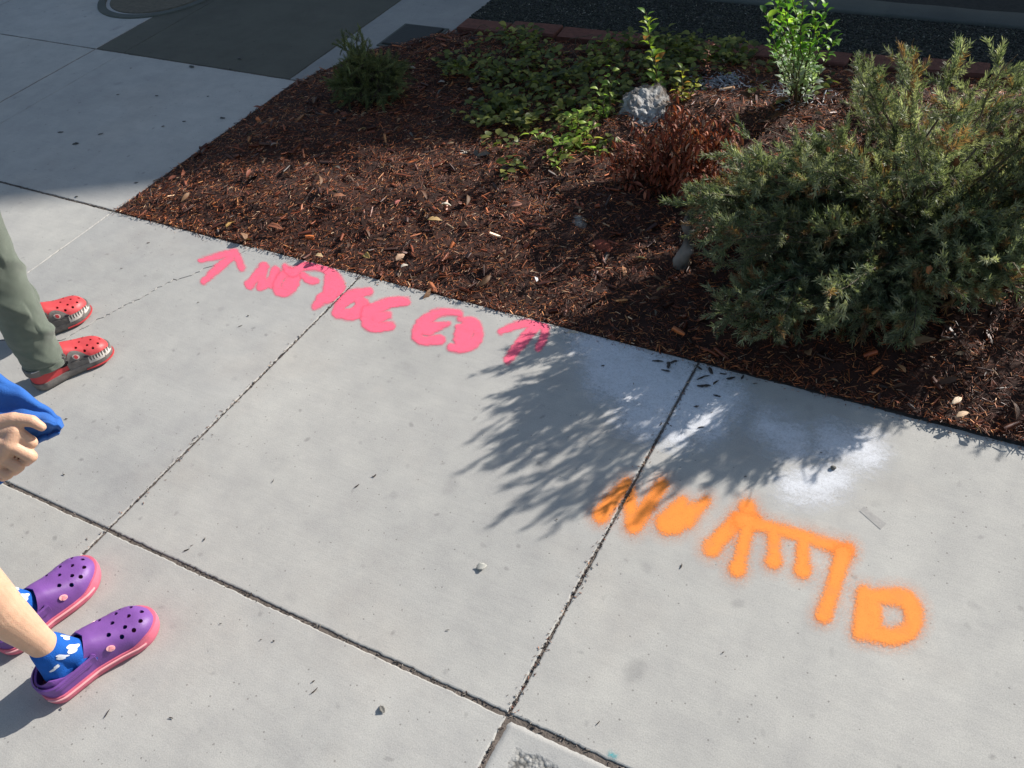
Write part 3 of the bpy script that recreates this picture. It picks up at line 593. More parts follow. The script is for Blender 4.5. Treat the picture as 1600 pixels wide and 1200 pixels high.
def sticks(pts, label, group, name, rad_=(.0006, .0012), col=(.05, .035, .028)):
    for (px, py, L, an) in pts:
        g = U(px, py); n = 6; t = np.linspace(-.5, .5, n); bend = rng.normal()*.25
        P_ = np.stack([g[0]+L*(t*math.cos(an)-bend*t*t*math.sin(an)), g[1]+L*(t*math.sin(an)+bend*t*t*math.cos(an)), .0016+.0008*np.abs(t)*rng.random()], 1)
        r = rng.uniform(*rad_)*np.array([.4, 1, 1.1, .9, .8, .3]); v, f = tube(P_, r, 5)
        o = mesh(name, v-g, f, M_stem, None, True, np.tile(np.array(col)*np.exp(rng.normal()*.3), (len(v), 1))); o.location = g; tag(o, label, 'twig', group)
sticks([(376, 510, .012, 1.0), (388, 494, .006, 0), (310, 473, .006, .5), (232, 380, .010, .8), (190, 420, .008, .3), (168, 1115, .016, 1.8), (428, 1002, .004, .4), (292, 860, .012, .9), (300, 853, .006, .9), (268, 1122, .009, .2), (490, 1065, .005, 1.2), (1065, 885, .010, 1.7), (1283, 708, .005, 0), (935, 1130, .008, 1.3), (583, 745, .005, .2), (427, 752, .009, 1.8), (345, 975, .005, .4), (492, 1080, .014, 1.3), (320, 843, .008, 1.9), (96, 1108, .006, -.3), (104, 655, .007, .3), (100, 742, .008, 0), (700, 985, .006, .5), (1130, 1020, .005, 1), (870, 812, .004, .2), (408, 1000, .004, .5)],
       'thin dark twig fragment lying on the pale sidewalk', 'twig fragments on the sidewalk', 'twig_fragment')
# dark chips that spilled round the joint in the shrub shadow
cs_ = []
for (px, py, s, an) in [(1028, 565, .022, .3), (1045, 572, .020, 1.9), (1040, 580, .018, 0), (1052, 566, .016, .9), (1085, 548, .012, .4), (1075, 560, .010, 2), (1098, 590, .026, .9), (1110, 580, .020, 2.2), (1100, 604, .024, .5), (1118, 598, .016, 1.2), (1130, 585, .014, .2), (1142, 592, .018, .7), (1160, 590, .014, 1.5), (1122, 572, .012, .1), (1092, 575, .016, 2.6), (1088, 636, .010, .5), (1032, 664, .008, 1.1), (1095, 668, .012, .6), (1120, 619, .014, .05), (942, 572, .007, .4), (1112, 645, .005, 1), (1165, 745, .005, .2), (558, 760, .010, 1.2), (586, 744, .007, 1.4), (990, 600, .006, 2), (1170, 575, .012, .3), (1066, 553, .009, 1.1), (1180, 600, .009, .3)]:
    o = chip('wood_chip', px, py, s*1.15, an, rng.uniform(.16, .45), (.030, .019, .015))
    tag(o, 'small dark wood chip spilled on to the sidewalk', 'wood chip', 'dark wood chips on the sidewalk')
for (px, py, s) in [(300, 105, .028), (185, 148, .012), (245, 150, .012), (348, 185, .02), (288, 190, .012), (255, 198, .012), (158, 210, .018), (119, 225, .020), (213, 286, .014), (325, 151, .008), (120, 308, .012), (205, 107, .008), (375, 92, .022), (360, 108, .014), (95, 207, .02)]:
    o = chip('leaf_scrap', px, py, s*1.1, rng.uniform(-.4, .9), rng.uniform(.3, .55), (.035, .03, .026))
    tag(o, 'small dark leaf scrap on the shaded concrete', 'leaf scrap', 'dark scraps on the shaded concrete')

# ------------------------------------------------------------------ needle shrub (large, right)
def twig_template(nneedle, L, nl, nw, seed, spread=1.0):
    r = np.random.default_rng(seed); V = []; F = []
    t = r.random(nneedle)**.85*L; a = r.uniform(0, 6.28, nneedle); el = r.uniform(.35, .95, nneedle)*spread
    for k in range(nneedle):
        d = np.array([math.cos(el[k]), math.sin(el[k])*math.cos(a[k]), math.sin(el[k])*math.sin(a[k])]); s = np.cross(d, r.normal(size=3)); s /= np.linalg.norm(s)
        l = nl*r.uniform(.6, 1.15); b = np.array([t[k], 0, 0]); m_ = b+d*l*.5; e = b+d*l+np.array([l*.18, 0, 0]); n0 = len(V)
        V += [b-s*nw*.35, b+s*nw*.35, m_+s*nw*.5, m_-s*nw*.5, e+s*nw*.1, e-s*nw*.1]; F += [[n0, n0+1, n0+2, n0+3], [n0+3, n0+2, n0+4, n0+5]]
    return np.array(V), np.array(F)
def arch(base, tip, lift, n=9, jit=.02):
    t = np.linspace(0, 1, n)[:, None]; m_ = (base+tip)/2+np.array([0, 0, lift]); p = (1-t)**2*base+2*t*(1-t)*m_+t*t*tip
    p[1:-1] += rng.normal(size=(n-2, 3))*jit; return p
def shrub(name, label, base, cen, rad3, nstem, ntw, tw, colf, stemcol, group=None, tmin=.3, spread=.5, sc=(.7, 1.25), minz=.03, cat='shrub', shell=(.66, 1.10), stemr=.0035, filt=None, tips=(), keep=None):
    root = empty(name, tuple(base)); tag(root, label, cat, group); pos = []; dr = []; stems = Acc()
    tl = []
    for i in range(nstem):
        u_ = rng.normal(size=3); u_[2] = abs(u_[2])*.9+.02 if rng.random() < .8 else u_[2]*.4; u_ /= np.linalg.norm(u_)
        tip = np.array(cen)+u_*np.array(rad3)*rng.uniform(*shell); tip[2] = max(tip[2], minz+rng.random()*.04)
        if filt and not filt(tip): continue
        tl.append(tip)
    tl += [np.array(q) for q in tips]
    for tip in tl:
        p = arch(np.array(base)+rng.normal(size=3)*[.04, .04, .0], tip, .10*rng.random()+.02, 10, .008)
        v, f = tube(p, np.linspace(stemr, .0008, 10), 4); stems.add(v, f, np.array(stemcol)*np.exp(rng.normal()*.2))
        tt = tmin+(1-tmin)*rng.random(ntw)**.7; ii = tt*9; i0 = np.minimum(ii.astype(int), 8); fr_ = (ii-i0)[:, None]
        q = p[i0]*(1-fr_)+p[i0+1]*fr_; tan = p[i0+1]-p[i0]; tan /= np.linalg.norm(tan, axis=1, keepdims=True)
        pos.append(q); dr.append(tan+rng.normal(size=q.shape)*spread+np.array([0, 0, .25]))
    pos = np.concatenate(pos); dr = np.concatenate(dr); k = rng.random(len(pos))
    ok = pos[:, 2] > .015
    if keep: ok &= keep(pos)
    pos, dr, k = pos[ok], dr[ok], k[ok]; n = len(pos)
    clump = vnoise(pos, 7, 21)[:, None]; col = colf(n, pos, clump)
    cuts = np.array_split(rng.permutation(n), len(tw)); M = frames(dr, rng.uniform(0, 6.28, n)); s = rng.uniform(*sc, n)
    vs_, fs_, cs_, off = [], [], [], 0
    for (tv, tf), id_ in zip(tw, cuts):
        V = np.einsum('nij,nkj->nki', M[id_], tv[None]*s[id_][:, None, None])+pos[id_][:, None, :]; kk = len(tv)
        vs_.append(V.reshape(-1, 3)); fs_.append((tf[None]+(np.arange(len(id_))*kk)[:, None, None]).reshape(-1, tf.shape[1])+off); off += len(id_)*kk
        cc = np.repeat(col[id_], kk, 0)*np.exp(rng.normal(size=(len(id_)*kk//6*1, 1)).repeat(6, 0)*.18) if kk % 6 == 0 else np.repeat(col[id_], kk, 0)
        cs_.append(cc)
    return root, np.concatenate(vs_), np.concatenate(fs_), np.concatenate(cs_), stems, pos
NT = [twig_template(44, .050, .0125, .0019, s, 1.15) for s in range(6)]
def ncol(n, pos, cl): 
    c = pal(n, [(.105, .128, .072), (.175, .195, .120), (.27, .28, .18), (.20, .12, .06)], [4, 4, 2, 1.2], .22); return c*(1+.4*cl)
def shade_ok(p):     # nothing may stand where its shadow would reach the part of the sidewalk that lies in sun
    s_ = p[:, 2]/math.tan(SUN_EL); sx, sy = p[:, 0]-math.cos(SUN_AZ)*s_, p[:, 1]-math.sin(SUN_AZ)*s_
    return (sy > 1.447) & (p[:, 1]+0*sx > 1.5+.9*np.maximum(p[:, 0]+.02, 0)) | (sx < -.02+(sy-1.45)*.83+.02*rng.normal(size=len(p))) & (sx > -.96) & (sy > .875+.3*np.abs(sx+.60))
def low_left(p):     # the left third stays low, the crown rises behind it
    x, y = proj(p); return (y < np.interp(x, [1050, 1100, 1200, 1300, 1400, 1500, 1600], [400, 470, 545, 540, 515, 505, 480])+12*vnoise(p, 25, 12)) & (y > np.interp(x, [1050, 1060, 1130, 1290, 1345, 1420, 1480, 1540, 1600], [330, 300, 228, 226, 108, 84, 90, 100, 108])+20*vnoise(p, 30, 8)) & (x > 1052)
extra = [U(px, py)+np.array([math.cos(SUN_AZ), math.sin(SUN_AZ), math.tan(SUN_EL)])*s_ for px, py, s_ in [(1080, 745, .9), (1120, 740, .85), (1150, 728, .92), (1180, 715, .8), (1210, 705, .85), (1240, 695, .8), (1280, 685, .75), (1310, 675, .7), (1340, 662, .7), (1370, 650, .6), (1395, 640, .55), (1330, 690, .62), (1260, 660, .8), (1190, 690, .9), (1030, 765, .95), (1230, 670, .88), (1300, 655, .8), (870, 775, .95), (820, 700, .8), (800, 690, .78), (850, 740, .9), (900, 790, .9)]]
tips_ = [U(px, py, z) for px, py, z in [(1062, 322, .20), (1095, 300, .25), (1075, 340, .16), (1150, 212, .34), (1135, 240, .30), (1162, 285, .30), (1195, 200, .36), (1330, 92, .50), (1345, 84, .50), (1400, 58, .55), (1428, 60, .52), (1508, 62, .55), (1560, 95, .52), (1590, 85, .55), (1290, 240, .30), (1250, 250, .3), (1190, 255, .32), (1370, 130, .45), (1230, 300, .3)]]+extra+[U(rng.uniform(1420, 1640), rng.uniform(300, 470), rng.uniform(.10, .28)) for _ in range(60)]+[U(rng.uniform(1090, 1330), rng.uniform(265, 380), rng.uniform(.14, .26)) for _ in range(44)]+[U(rng.uniform(1110, 1460), rng.uniform(410, 530), rng.uniform(.03, .13)) for _ in range(46)]
root, V, F, Cc, st, pos = shrub('needle_shrub', 'large grey green needle leaved shrub spilling over the mulch bed at right', (-.10, 2.0, .02), (.08, 2.08, .02), (.78, .70, .50), 235, 31, NT, ncol, (.13, .10, .07), tmin=.28, spread=.55, stemr=.0045, tips=tips_,
    filt=lambda t: t[1] > 1.42 and shade_ok(t[None])[0] and low_left(t[None])[0], keep=lambda p: shade_ok(p) & low_left(p))
mesh('foliage', V, F, M_needle, root, False, Cc); st.build('branches', M_stem, root, True)
# seed heads
sidx = rng.choice(np.where(pos[:, 2] > .16)[0], 55, replace=False)
bm = bmesh.new(); bmesh.ops.create_icosphere(bm, subdivisions=2, radius=1); iv_ = np.array([v.co[:] for v in bm.verts]); if_ = [[v.index for v in f.verts] for f in bm.faces]; bm.free()
for i in sidx:
    L = rng.uniform(.007, .013); v = iv_*(1+.25*vnoise(iv_, 5, int(i))[:, None])*[L*.55, L*.5, L]
    a = rng.uniform(-.6, .6); v = np.stack([v[:, 0], v[:, 1]*math.cos(a)-v[:, 2]*math.sin(a), v[:, 1]*math.sin(a)+v[:, 2]*math.cos(a)], 1)
    mesh('seed_head', v+pos[i]+[0, 0, .012], if_, M_stem, root, False, np.tile(np.array([.30, .12, .05])*np.exp(rng.normal()*.25), (len(v), 1)))
# gnarled pale trunk at its left
ctr = np.array([U(1062, 428, .008), U(1064, 408, .04), U(1074, 388, .07), U(1078, 366, .10), U(1072, 348, .13), U(1082, 330, .15), U(1105, 312, .17), U(1135, 300, .18)])
tt = np.linspace(0, 7, 60); cp = np.stack([np.interp(tt, np.arange(8), ctr[:, k]) for k in range(3)], 1)
for _ in range(4): cp[1:-1] = (cp[:-2]+2*cp[1:-1]+cp[2:])/4
v, f = tube(cp, np.interp(tt, [0, 1, 2, 3, 4, 5, 7], [.020, .016, .0145, .015, .012, .010, .006]), 20)
nn = vnoise(v, 28, 5); v = v+(v-np.repeat(cp, 20, 0))*(.30*nn+.24*vnoise(v, 80, 6)+.12*vnoise(v*[1, 1, .3], 260, 7))[:, None]
mesh('trunk', v, f, M_stone, root, True, np.array([.15, .135, .12])*(1+.9*np.clip(nn, -1, 1))[:, None])

# ------------------------------------------------------------------ small grey green shrub (far left of the bed)
NT2 = [twig_template(34, .05, .014, .0016, 30+s, .7) for s in range(3)]
b = U(582, 148, 0.02)
root, V, F, Cc, st, pos = shrub('low_shrub', 'small upright grey green shrub in deep shade beside the concrete strip', (b[0], b[1], .02), (b[0], b[1], .03), (.13, .11, .165), 80, 12, NT2,
    lambda n, pos, cl: pal(n, [(.10, .12, .055), (.15, .17, .08)], [1, 1], .2), (.08, .06, .045), tmin=.15, spread=.25, sc=(.7, 1.1), stemr=.002)
mesh('foliage', V, F, M_needle, root, False, Cc); st.build('branches', M_stem, root, True)

# ------------------------------------------------------------------ leafy plants
LB = leaf_template(6, .55, .55, .35, .85)
def leafy(name, label, base, tops, nleaf, Lr, cols, wts, stemcol=(.10, .08, .04), stemr=.0025, out=.8, cat='plant', tmpl=LB, mat=None, up=.35, t0=.1, white=None, side=None, group=None):
    root = empty(name, tuple(base)); tag(root, label, cat, group); st = Acc(); pos = []; dr = []
    for tp_ in tops:
        p = arch(np.array(base)+rng.normal(size=3)*[.012, .012, 0], np.array(tp_), .01, 12, .003)
        v, f = tube(p, np.linspace(stemr, .0008, 12), 5); st.add(v, f, stemcol)
        n = nleaf; tt = t0+(1-t0)*(np.arange(n)+rng.random(n)*.7)/n; tt = np.clip(tt, 0, 1); ii = tt*11; i0 = np.minimum(ii.astype(int), 10); fr_ = (ii-i0)[:, None]
        q = p[i0]*(1-fr_)+p[i0+1]*fr_; a = np.arange(n)*2.4+rng.random(n)*.6+rng.uniform(0, 6)
        d = np.stack([np.cos(a)*out, np.sin(a)*out, up+rng.normal(size=n)*.25], 1); pos.append(q+d*.004); dr.append(d)
    pos = np.concatenate(pos); dr = np.concatenate(dr); n = len(pos)
    col = pal(n, cols, wts, .18)
    if white is not None:
        k = white(pos)[:, None]*rng.uniform(.3, 1., (n, 1)); col = col*(1-k)+np.array([.55, .58, .60])*k
    bakedL = bake('foliage', tmpl[0], tmpl[1], pos, frames(dr, rng.normal(size=n)*.35), rng.uniform(*Lr, n), col, mat or M_green, root, True)
    st.build('stem', M_stem, root, True); return root
YG = [(.20, .30, .04), (.30, .38, .05), (.12, .22, .04), (.42, .20, .05)]
b = U(1030, 150, .06)
leafy('sapling', 'tall thin yellow green shoot standing behind the pale boulder', b, [U(1008, 18, .36)], 34, (.020, .038), YG, [4, 4, 3, .8], out=.7, up=.55, t0=.05)
leafy('sapling', 'short yellowish shoot with reddish leaves right of the tall shoot', U(1075, 168, .06), [U(1068, 106, .20), U(1088, 128, .16), U(1058, 135, .15)], 14, (.016, .030), [(.34, .34, .06), (.40, .20, .06), (.16, .22, .05)], [4, 2, 2])
leafy('sapling', 'low green shoot at the left side of the boulder', U(945, 190, .04), [U(955, 100, .24), U(938, 135, .16), U(925, 165, .10)], 13, (.018, .032), [(.16, .26, .05), (.26, .34, .07)], [3, 2])
sh_c = U(1245, 170, .03)
tops = [U(x, y, z) for x, y, z in [(1205, -30, .46), (1222, -45, .50), (1240, -40, .52), (1262, -35, .50), (1280, -15, .46), (1212, 30, .36), (1300, 40, .34), (1306, 62, .30), (1200, 62, .28), (1195, 20, .38), (1230, 10, .42), (1255, 15, .42), (1275, 30, .38), (1290, 10, .40), (1235, 70, .27), (1265, 75, .27), (1220, 100, .2), (1275, 110, .2), (1250, 50, .34), (1215, 5, .42)]]
leafy('green_shrub', 'bright glossy green upright shrub with white sprayed leaves low down', sh_c, tops, 26, (.018, .032), [(.10, .24, .03), (.17, .32, .045), (.26, .40, .06), (.06, .14, .03)], [4, 4, 2, 2], out=.75, up=.6, t0=.22, cat='shrub',
      white=lambda p: np.clip(1.3-np.hypot(p[:, 0]-sh_c[0]-.0, (p[:, 2]-.14)*.8)/.085, 0, 1)*(p[:, 1] < sh_c[1]+.03))
leafy('trailing_plant', 'sunlit light green trailing sprig at the edge of the ground cover', U(905, 230, .03), [U(862, 262, .05), U(822, 205, .07), U(890, 180, .12), U(925, 195, .12), U(905, 170, .14), U(875, 225, .09), U(850, 248, .06), U(945, 240, .05)], 15, (.020, .034), [(.30, .40, .08), (.22, .34, .06), (.40, .46, .12)], [3, 3, 2], up=.25, out=.9)
# ground cover mat, uncountable
cps = []
for (px, py, w, h, n) in [(800, 165, 70, 28, 260), (900, 170, 60, 25, 220), (870, 120, 130, 40, 520), (760, 105, 40, 22, 110), (1010, 100, 130, 35, 430), (1120, 110, 80, 50, 330), (1090, 60, 110, 16, 260), (900, 75, 130, 18, 300), (860, 240, 60, 25, 60), (735, 180, 25, 14, 30), (970, 150, 60, 25, 160), (800, 65, 40, 12, 70)]:
    cc_ = [(px+rng.normal()*w*.6, py+rng.normal()*h*.6) for _ in range(max(3, n//22))]
    for _ in range(int(n*.45)):
        q0 = cc_[rng.integers(len(cc_))]; x, y = q0[0]+rng.normal()*15, q0[1]+rng.normal()*7
        q = U(x, y, .03+.05*rng.random()); cps.append(q)
cps = np.array(cps); cps = cps[(cps[:, 1] < by1(cps[:, 0])+.02)]; n0 = len(cps)
# each cluster: three or four leaves from a point
rep = 3; pp = np.repeat(cps, rep, 0); a = rng.uniform(0, 6.28, len(pp)); dd = np.stack([np.cos(a), np.sin(a), rng.normal(size=len(pp))*.25+.15], 1)
pp = pp+dd*.006+rng.normal(size=pp.shape)*[.006, .006, .008]
tag(bake('ground_cover', LTr[0], LTr[1], pp, frames(dd, rng.normal(size=len(pp))*.35), rng.uniform(.016, .031, len(pp)), pal(len(pp), [(.13, .155, .04), (.20, .22, .06), (.30, .30, .08), (.08, .10, .035)], [4, 3, 1.5, 3], .22), M_green, None, True), kind='stuff')
# runners of the ground cover: bare arching stems
rs = Acc()
for i in range(46):
    x, y = rng.uniform(740, 1180), rng.uniform(60, 170); a_ = U(x, y, .02); e = a_+np.array([rng.normal()*.12, rng.normal()*.08, .01])
    if e[1] > 2.9 or a_[1] > 2.9: continue
    v, f = tube(arch(a_, e, .10, 9, .003), .0011, 4); rs.add(v, f, (.12, .09, .06))
tag(rs.build('ground_cover_stems', M_stem, None, True), kind='stuff')
# dry reddish plant
RB = [(.17, .036, .018), (.26, .065, .030), (.09, .03, .016), (.40, .25, .17), (.32, .11, .06)]
b = U(1045, 290, .03)
dt = [U(x, y, z) for x, y, z in [(960, 210, .16), (985, 185, .2), (1010, 205, .2), (1040, 165, .26), (1070, 160, .28), (1095, 170, .28), (1120, 180, .27), (1150, 190, .25), (1110, 215, .22), (1130, 230, .2), (1060, 200, .24), (1030, 230, .18), (985, 240, .12), (960, 265, .08), (990, 290, .05), (1085, 240, .2), (1100, 270, .14), (1120, 300, .1), (1075, 300, .08), (1140, 260, .16), (1015, 270, .1), (1090, 205, .26), (1055, 240, .2), (1130, 205, .24), (1075, 185, .26), (945, 235, .12)]]
leafy('dry_plant', 'wilted plant with hanging red brown leaves between boulder and needle shrub', b, dt+[q+rng.normal(size=3)*[.03, .05, .012]-[0, 0, .015] for q in dt for _ in (0, 1)], 34, (.014, .030), RB, [4, 4, 2, .7, 1.5], (.08, .035, .02), .002, .7, 'plant', LTn, M_leafdry, -.7, .3)
leafy('dry_stalk', 'single thin rust coloured stalk standing behind the dry plant', U(1110, 165, .05), [U(1108, 62, .26)], 26, (.008, .016), [(.16, .05, .025), (.24, .09, .05)], [1, 1], (.12, .05, .03), .0016, .6, 'plant', LTn, M_leafdry, .2, .2)
# whitened mulch where the paint drifted
p = np.array([U(rng.normal(1130, 22), rng.normal(150, 8), .03)[:2] for _ in range(260)]+[U(rng.normal(1240, 22), rng.normal(165, 12), .03)[:2] for _ in range(160)]); d = mulch(0, (.008, .025), (.001, .004), (.001, .002), .3, .012, [1, 0, 0, 0, 0, 0], pts=p)
tag(bake('painted_mulch', prism, prism_f, d['pos']+[0, 0, .008], d['M'], d['scl'], np.tile([.34, .36, .40], (len(p), 1))*np.exp(rng.normal(size=(len(p), 1))*.3), M_mulch), kind='stuff')

# ------------------------------------------------------------------ house across the street: unseen, added with its gable shaped to shade the far half
ct = 1/math.tan(SUN_EL); sdx, sdy = math.cos(SUN_AZ), math.sin(SUN_AZ)
HY = 9.9; ez = 4.6; kk = ez*ct; ex0 = -1.19+sdx*(HY-2.2)/sdy; ez = (HY-2.2)/sdy*math.tan(SUN_EL)   # edge point whose shadow is (-1.19, 2.2)
te = math.tan(SUN_EL); rdx = -4.2; RXm, RZm = ex0+rdx, ez-rdx*te; hw_ = 8.6; EZ = RZm-hw_*te
hs = empty('shade_house', (RXm, HY, 0)); tag(hs, 'unseen gabled building added across the street, shaped to cast the far shade', 'shade_house')
th = .16
def extr(poly, y0, y1): n = len(poly); v = [(x, y0, z) for x, z in poly]+[(x, y1, z) for x, z in poly]; return v, [list(range(n)), list(range(n, 2*n))[::-1]]+[[i, i+n, (i+1) % n+n, (i+1) % n] for i in range(n)]
v, f = extr([(RXm-hw_, EZ), (RXm, RZm), (RXm+hw_, EZ), (RXm+hw_, EZ-th), (RXm, RZm-th), (RXm-hw_, EZ-th)], HY, HY+9); mesh('roof', v, f, M_roof, hs)
wx = hw_-.5; wz = RZm-th-.005-wx*te
v, f = extr([(RXm-wx, -.14), (RXm+wx, -.14), (RXm+wx, wz), (RXm, RZm-th-.005), (RXm-wx, wz)], HY+.35, HY+8.6); mesh('wall', v, f, M_wall, hs)
for wx0 in (-5.5, -2.2, 3.4):
    w_ = mesh('window', *extr([(RXm+wx0-.08, 1.0), (RXm+wx0+1.48, 1.0), (RXm+wx0+1.48, 2.4), (RXm+wx0-.08, 2.4)], HY+.30, HY+.349), M_trim, hs)
    mesh('pane', *extr([(RXm+wx0, 1.08), (RXm+wx0+1.4, 1.08), (RXm+wx0+1.4, 2.32), (RXm+wx0, 2.32)], HY+.285, HY+.299), M_glass, w_)
dr_ = mesh('door', *extr([(RXm+.6, -.1), (RXm+1.6, -.1), (RXm+1.6, 2.1), (RXm+.6, 2.1)], HY+.29, HY+.349), M_trim, hs)
# ------------------------------------------------------------------ the two children
def capsule(p0, r0, p1, r1, seg=24, rings=7):
    p0, p1 = np.array(p0, float), np.array(p1, float); d = p1-p0; L = np.linalg.norm(d)+1e-9; d /= L
    up = np.array([0, 0, 1.]) if abs(d[2]) < .9 else np.array([1., 0, 0]); x = np.cross(up, d); x /= np.linalg.norm(x); y = np.cross(d, x)
    a = np.linspace(0, 2*np.pi, seg, endpoint=False); V = []
    for k in range(1, rings+1):
        t = -math.pi/2+math.pi/2*k/rings; V.append(p0+d*r0*math.sin(t)+r0*math.cos(t)*(np.cos(a)[:, None]*x+np.sin(a)[:, None]*y))
    for k in range(0, rings):
        t = math.pi/2*k/rings; V.append(p1+d*r1*math.sin(t)+r1*math.cos(t)*(np.cos(a)[:, None]*x+np.sin(a)[:, None]*y))
    V = np.concatenate(V); n = 2*rings; f = grid_faces(n, seg, True).tolist(); V = np.concatenate([V, [p0-d*r0], [p1+d*r1]])
    f += [[(j+1) % seg, j, n*seg] for j in range(seg)]+[[(n-1)*seg+j, (n-1)*seg+(j+1) % seg, n*seg+1] for j in range(seg)]
    return V, f
def fused(name, caps, voxel, mat, parent, smooth=4, sm_f=.5):
    A = Acc()
    for c in caps: A.add(*capsule(*c))
    o = A.build(name, mat, parent, True); m = o.modifiers.new('r', 'REMESH'); m.mode = 'VOXEL'; m.voxel_size = voxel; m.use_smooth_shade = True
    s = o.modifiers.new('s', 'SMOOTH'); s.factor = sm_f; s.iterations = smooth
    bake_mod(o); me = o.data
    if not me.materials: me.materials.append(mat)
    me.polygons.foreach_set('use_smooth', np.ones(len(me.polygons), bool)); return o
def bvh(o): 
    me = o.data; return BVHTree.FromPolygons([v.co[:] for v in me.vertices], [list(p.vertices) for p in me.polygons])

class Clog:
    """local frame: x to the toe, y to the wearer's left, z up; origin under the heel"""
    def __init__(s, heel, ang, L=.205, W=1.0, zs=.020, side=1):
        s.h = np.array([heel[0], heel[1], 0.]); s.c, s.s = math.cos(ang), math.sin(ang); s.L = L; s.W = W; s.zs = zs; s.side = side  # side +1: left foot
    def w2(s, V):
        V = np.asarray(V, float); return np.stack([s.h[0]+V[..., 0]*s.c-V[..., 1]*s.s, s.h[1]+V[..., 0]*s.s+V[..., 1]*s.c, V[..., 2]+.001], -1)
    def hw(s, u):
        b = np.interp(u, [0, .1, .25, .42, .6, .74, .86, 1], [.031, .033, .0325, .032, .038, .0425, .0415, .036])
        fh = (1-(1-np.minimum(u/.15, 1))**2.3)**.5; ft = np.clip(1-(np.clip(u-.76, 0, 1)/.24)**2.5, 0, 1)**.5; return b*fh*ft*s.W
    def cy(s, u): return -s.side*.007*np.sin(np.clip(u, 0, 1)*math.pi*1.1)*np.clip(u*1.6, 0, 1)
    def crest(s, u):
        h = np.interp(u, [0, .3, .42, .5, .6, .7, .8, .9, 1], [.056, .056, .060, .056, .047, .040, .035, .031, .026])
        return h*np.clip(1-(np.clip(u-.84, 0, 1)/.16)**2.6, 0, 1)**.5*(.6+.4*np.minimum(u/.1, 1))+.0
    def S(s, u, th, off=0.0):
        u = np.asarray(u, float); th = np.asarray(th, float); c_, s_ = np.cos(th), np.sin(th); w = s.hw(u)+off; h = s.crest(u)+off
        y = w*np.sign(c_)*np.abs(c_)**.62; z = s.zs+h*np.abs(s_)**.85
        x = u*s.L+off*np.where(u > .9, 1, 0)*.6
        return np.stack([x+0*y, s.cy(u)+y, z+0*x], -1)
    def thm(s, u):
        lo = np.interp(u, [0, .1, .2, .3, .36], [.95, .80, .52, .46, .50]); k = np.clip((u-.33)/.135, 0, 1); return lo+(math.pi/2-lo)*k**2.2
    def upper(s, name, mat, parent, holes, hr=.0040):
        U_ = np.concatenate([.5-.5*np.cos(np.linspace(0, math.pi*.5, 16))*1.0, np.linspace(.5, 1, 1)])  # placeholder
        us = np.concatenate([.12*(1-np.cos(np.linspace(0, math.pi/2, 9))), np.linspace(.13, .8, 50)[1:], .8+.2*np.sin(np.linspace(0, math.pi/2, 18))[1:]]); us[-1] = .9999
        nt_ = 16; V = []
        for sgn in (0, 1):
            for u_ in us:
                th = np.linspace(0, float(s.thm(u_)), nt_); th = th if sgn == 0 else math.pi-th; V.append(s.S(u_, th))
        V = np.concatenate(V); F = grid_faces(len(us), nt_); F2 = (F+len(us)*nt_)[:, ::-1]
        o = mesh(name, s.w2(V), np.concatenate([F, F2]), mat, parent, True)
        bm = bmesh.new(); bm.from_mesh(o.data); bmesh.ops.remove_doubles(bm, verts=bm.verts, dist=.0002); bmesh.ops.recalc_face_normals(bm, faces=bm.faces); 
        mid = [f for f in bm.faces]; ctr_ = s.w2(np.array([.5*s.L, 0, .03])); f0 = max(mid, key=lambda f: f.calc_center_median().z)
        if f0.normal.z < 0: bmesh.ops.reverse_faces(bm, faces=bm.faces)
        bm.to_mesh(o.data); bm.free()
        m = o.modifiers.new('t', 'SOLIDIFY'); m.thickness = .0036; m.offset = -1; bake_mod(o)
        cut = Acc()
        for (u_, t_) in holes:
            p = s.w2(s.S(u_, t_)); q = s.w2(s.S(u_, t_, .004)); n = q-p; n /= np.linalg.norm(n); n = n*.5+np.array([0, 0, .5]); n /= np.linalg.norm(n)
            v, f = tube([p-n*.007, p+n*.0, p+n*.006], hr, 14); cut.add(v, f)
        co = cut.build('cutter', M_hole, None, False); bmo = bmesh.new(); bmo.from_mesh(co.data); bmesh.ops.recalc_face_normals(bmo, faces=bmo.faces); bmo.to_mesh(co.data); bmo.free()
        b = o.modifiers.new('b', 'BOOLEAN'); b.object = co; b.operation = 'DIFFERENCE'; b.solver = 'EXACT'; bake_mod(o)
        me = co.data; bpy.data.objects.remove(co); bpy.data.meshes.remove(me)
        o.data.polygons.foreach_set('use_smooth', np.ones(len(o.data.polygons), bool))
        o.data.set_sharp_from_angle(angle=rad(50)); return o
    def outline(s, n=72, off=0.0):
        t = np.linspace(0, 2*np.pi, n, endpoint=False); u = .5-.5*np.cos(t); u = np.clip(u, .0, 1); w = s.hw(u)
        sg = np.where(t < math.pi, 1, -1); P = np.stack([u*s.L, s.cy(u)+sg*w], 1)
        d = np.roll(P, -1, 0)-np.roll(P, 1, 0); d /= np.linalg.norm(d, axis=1, keepdims=True); return P+np.stack([-d[:, 1], d[:, 0]], 1)*off*1.0, u
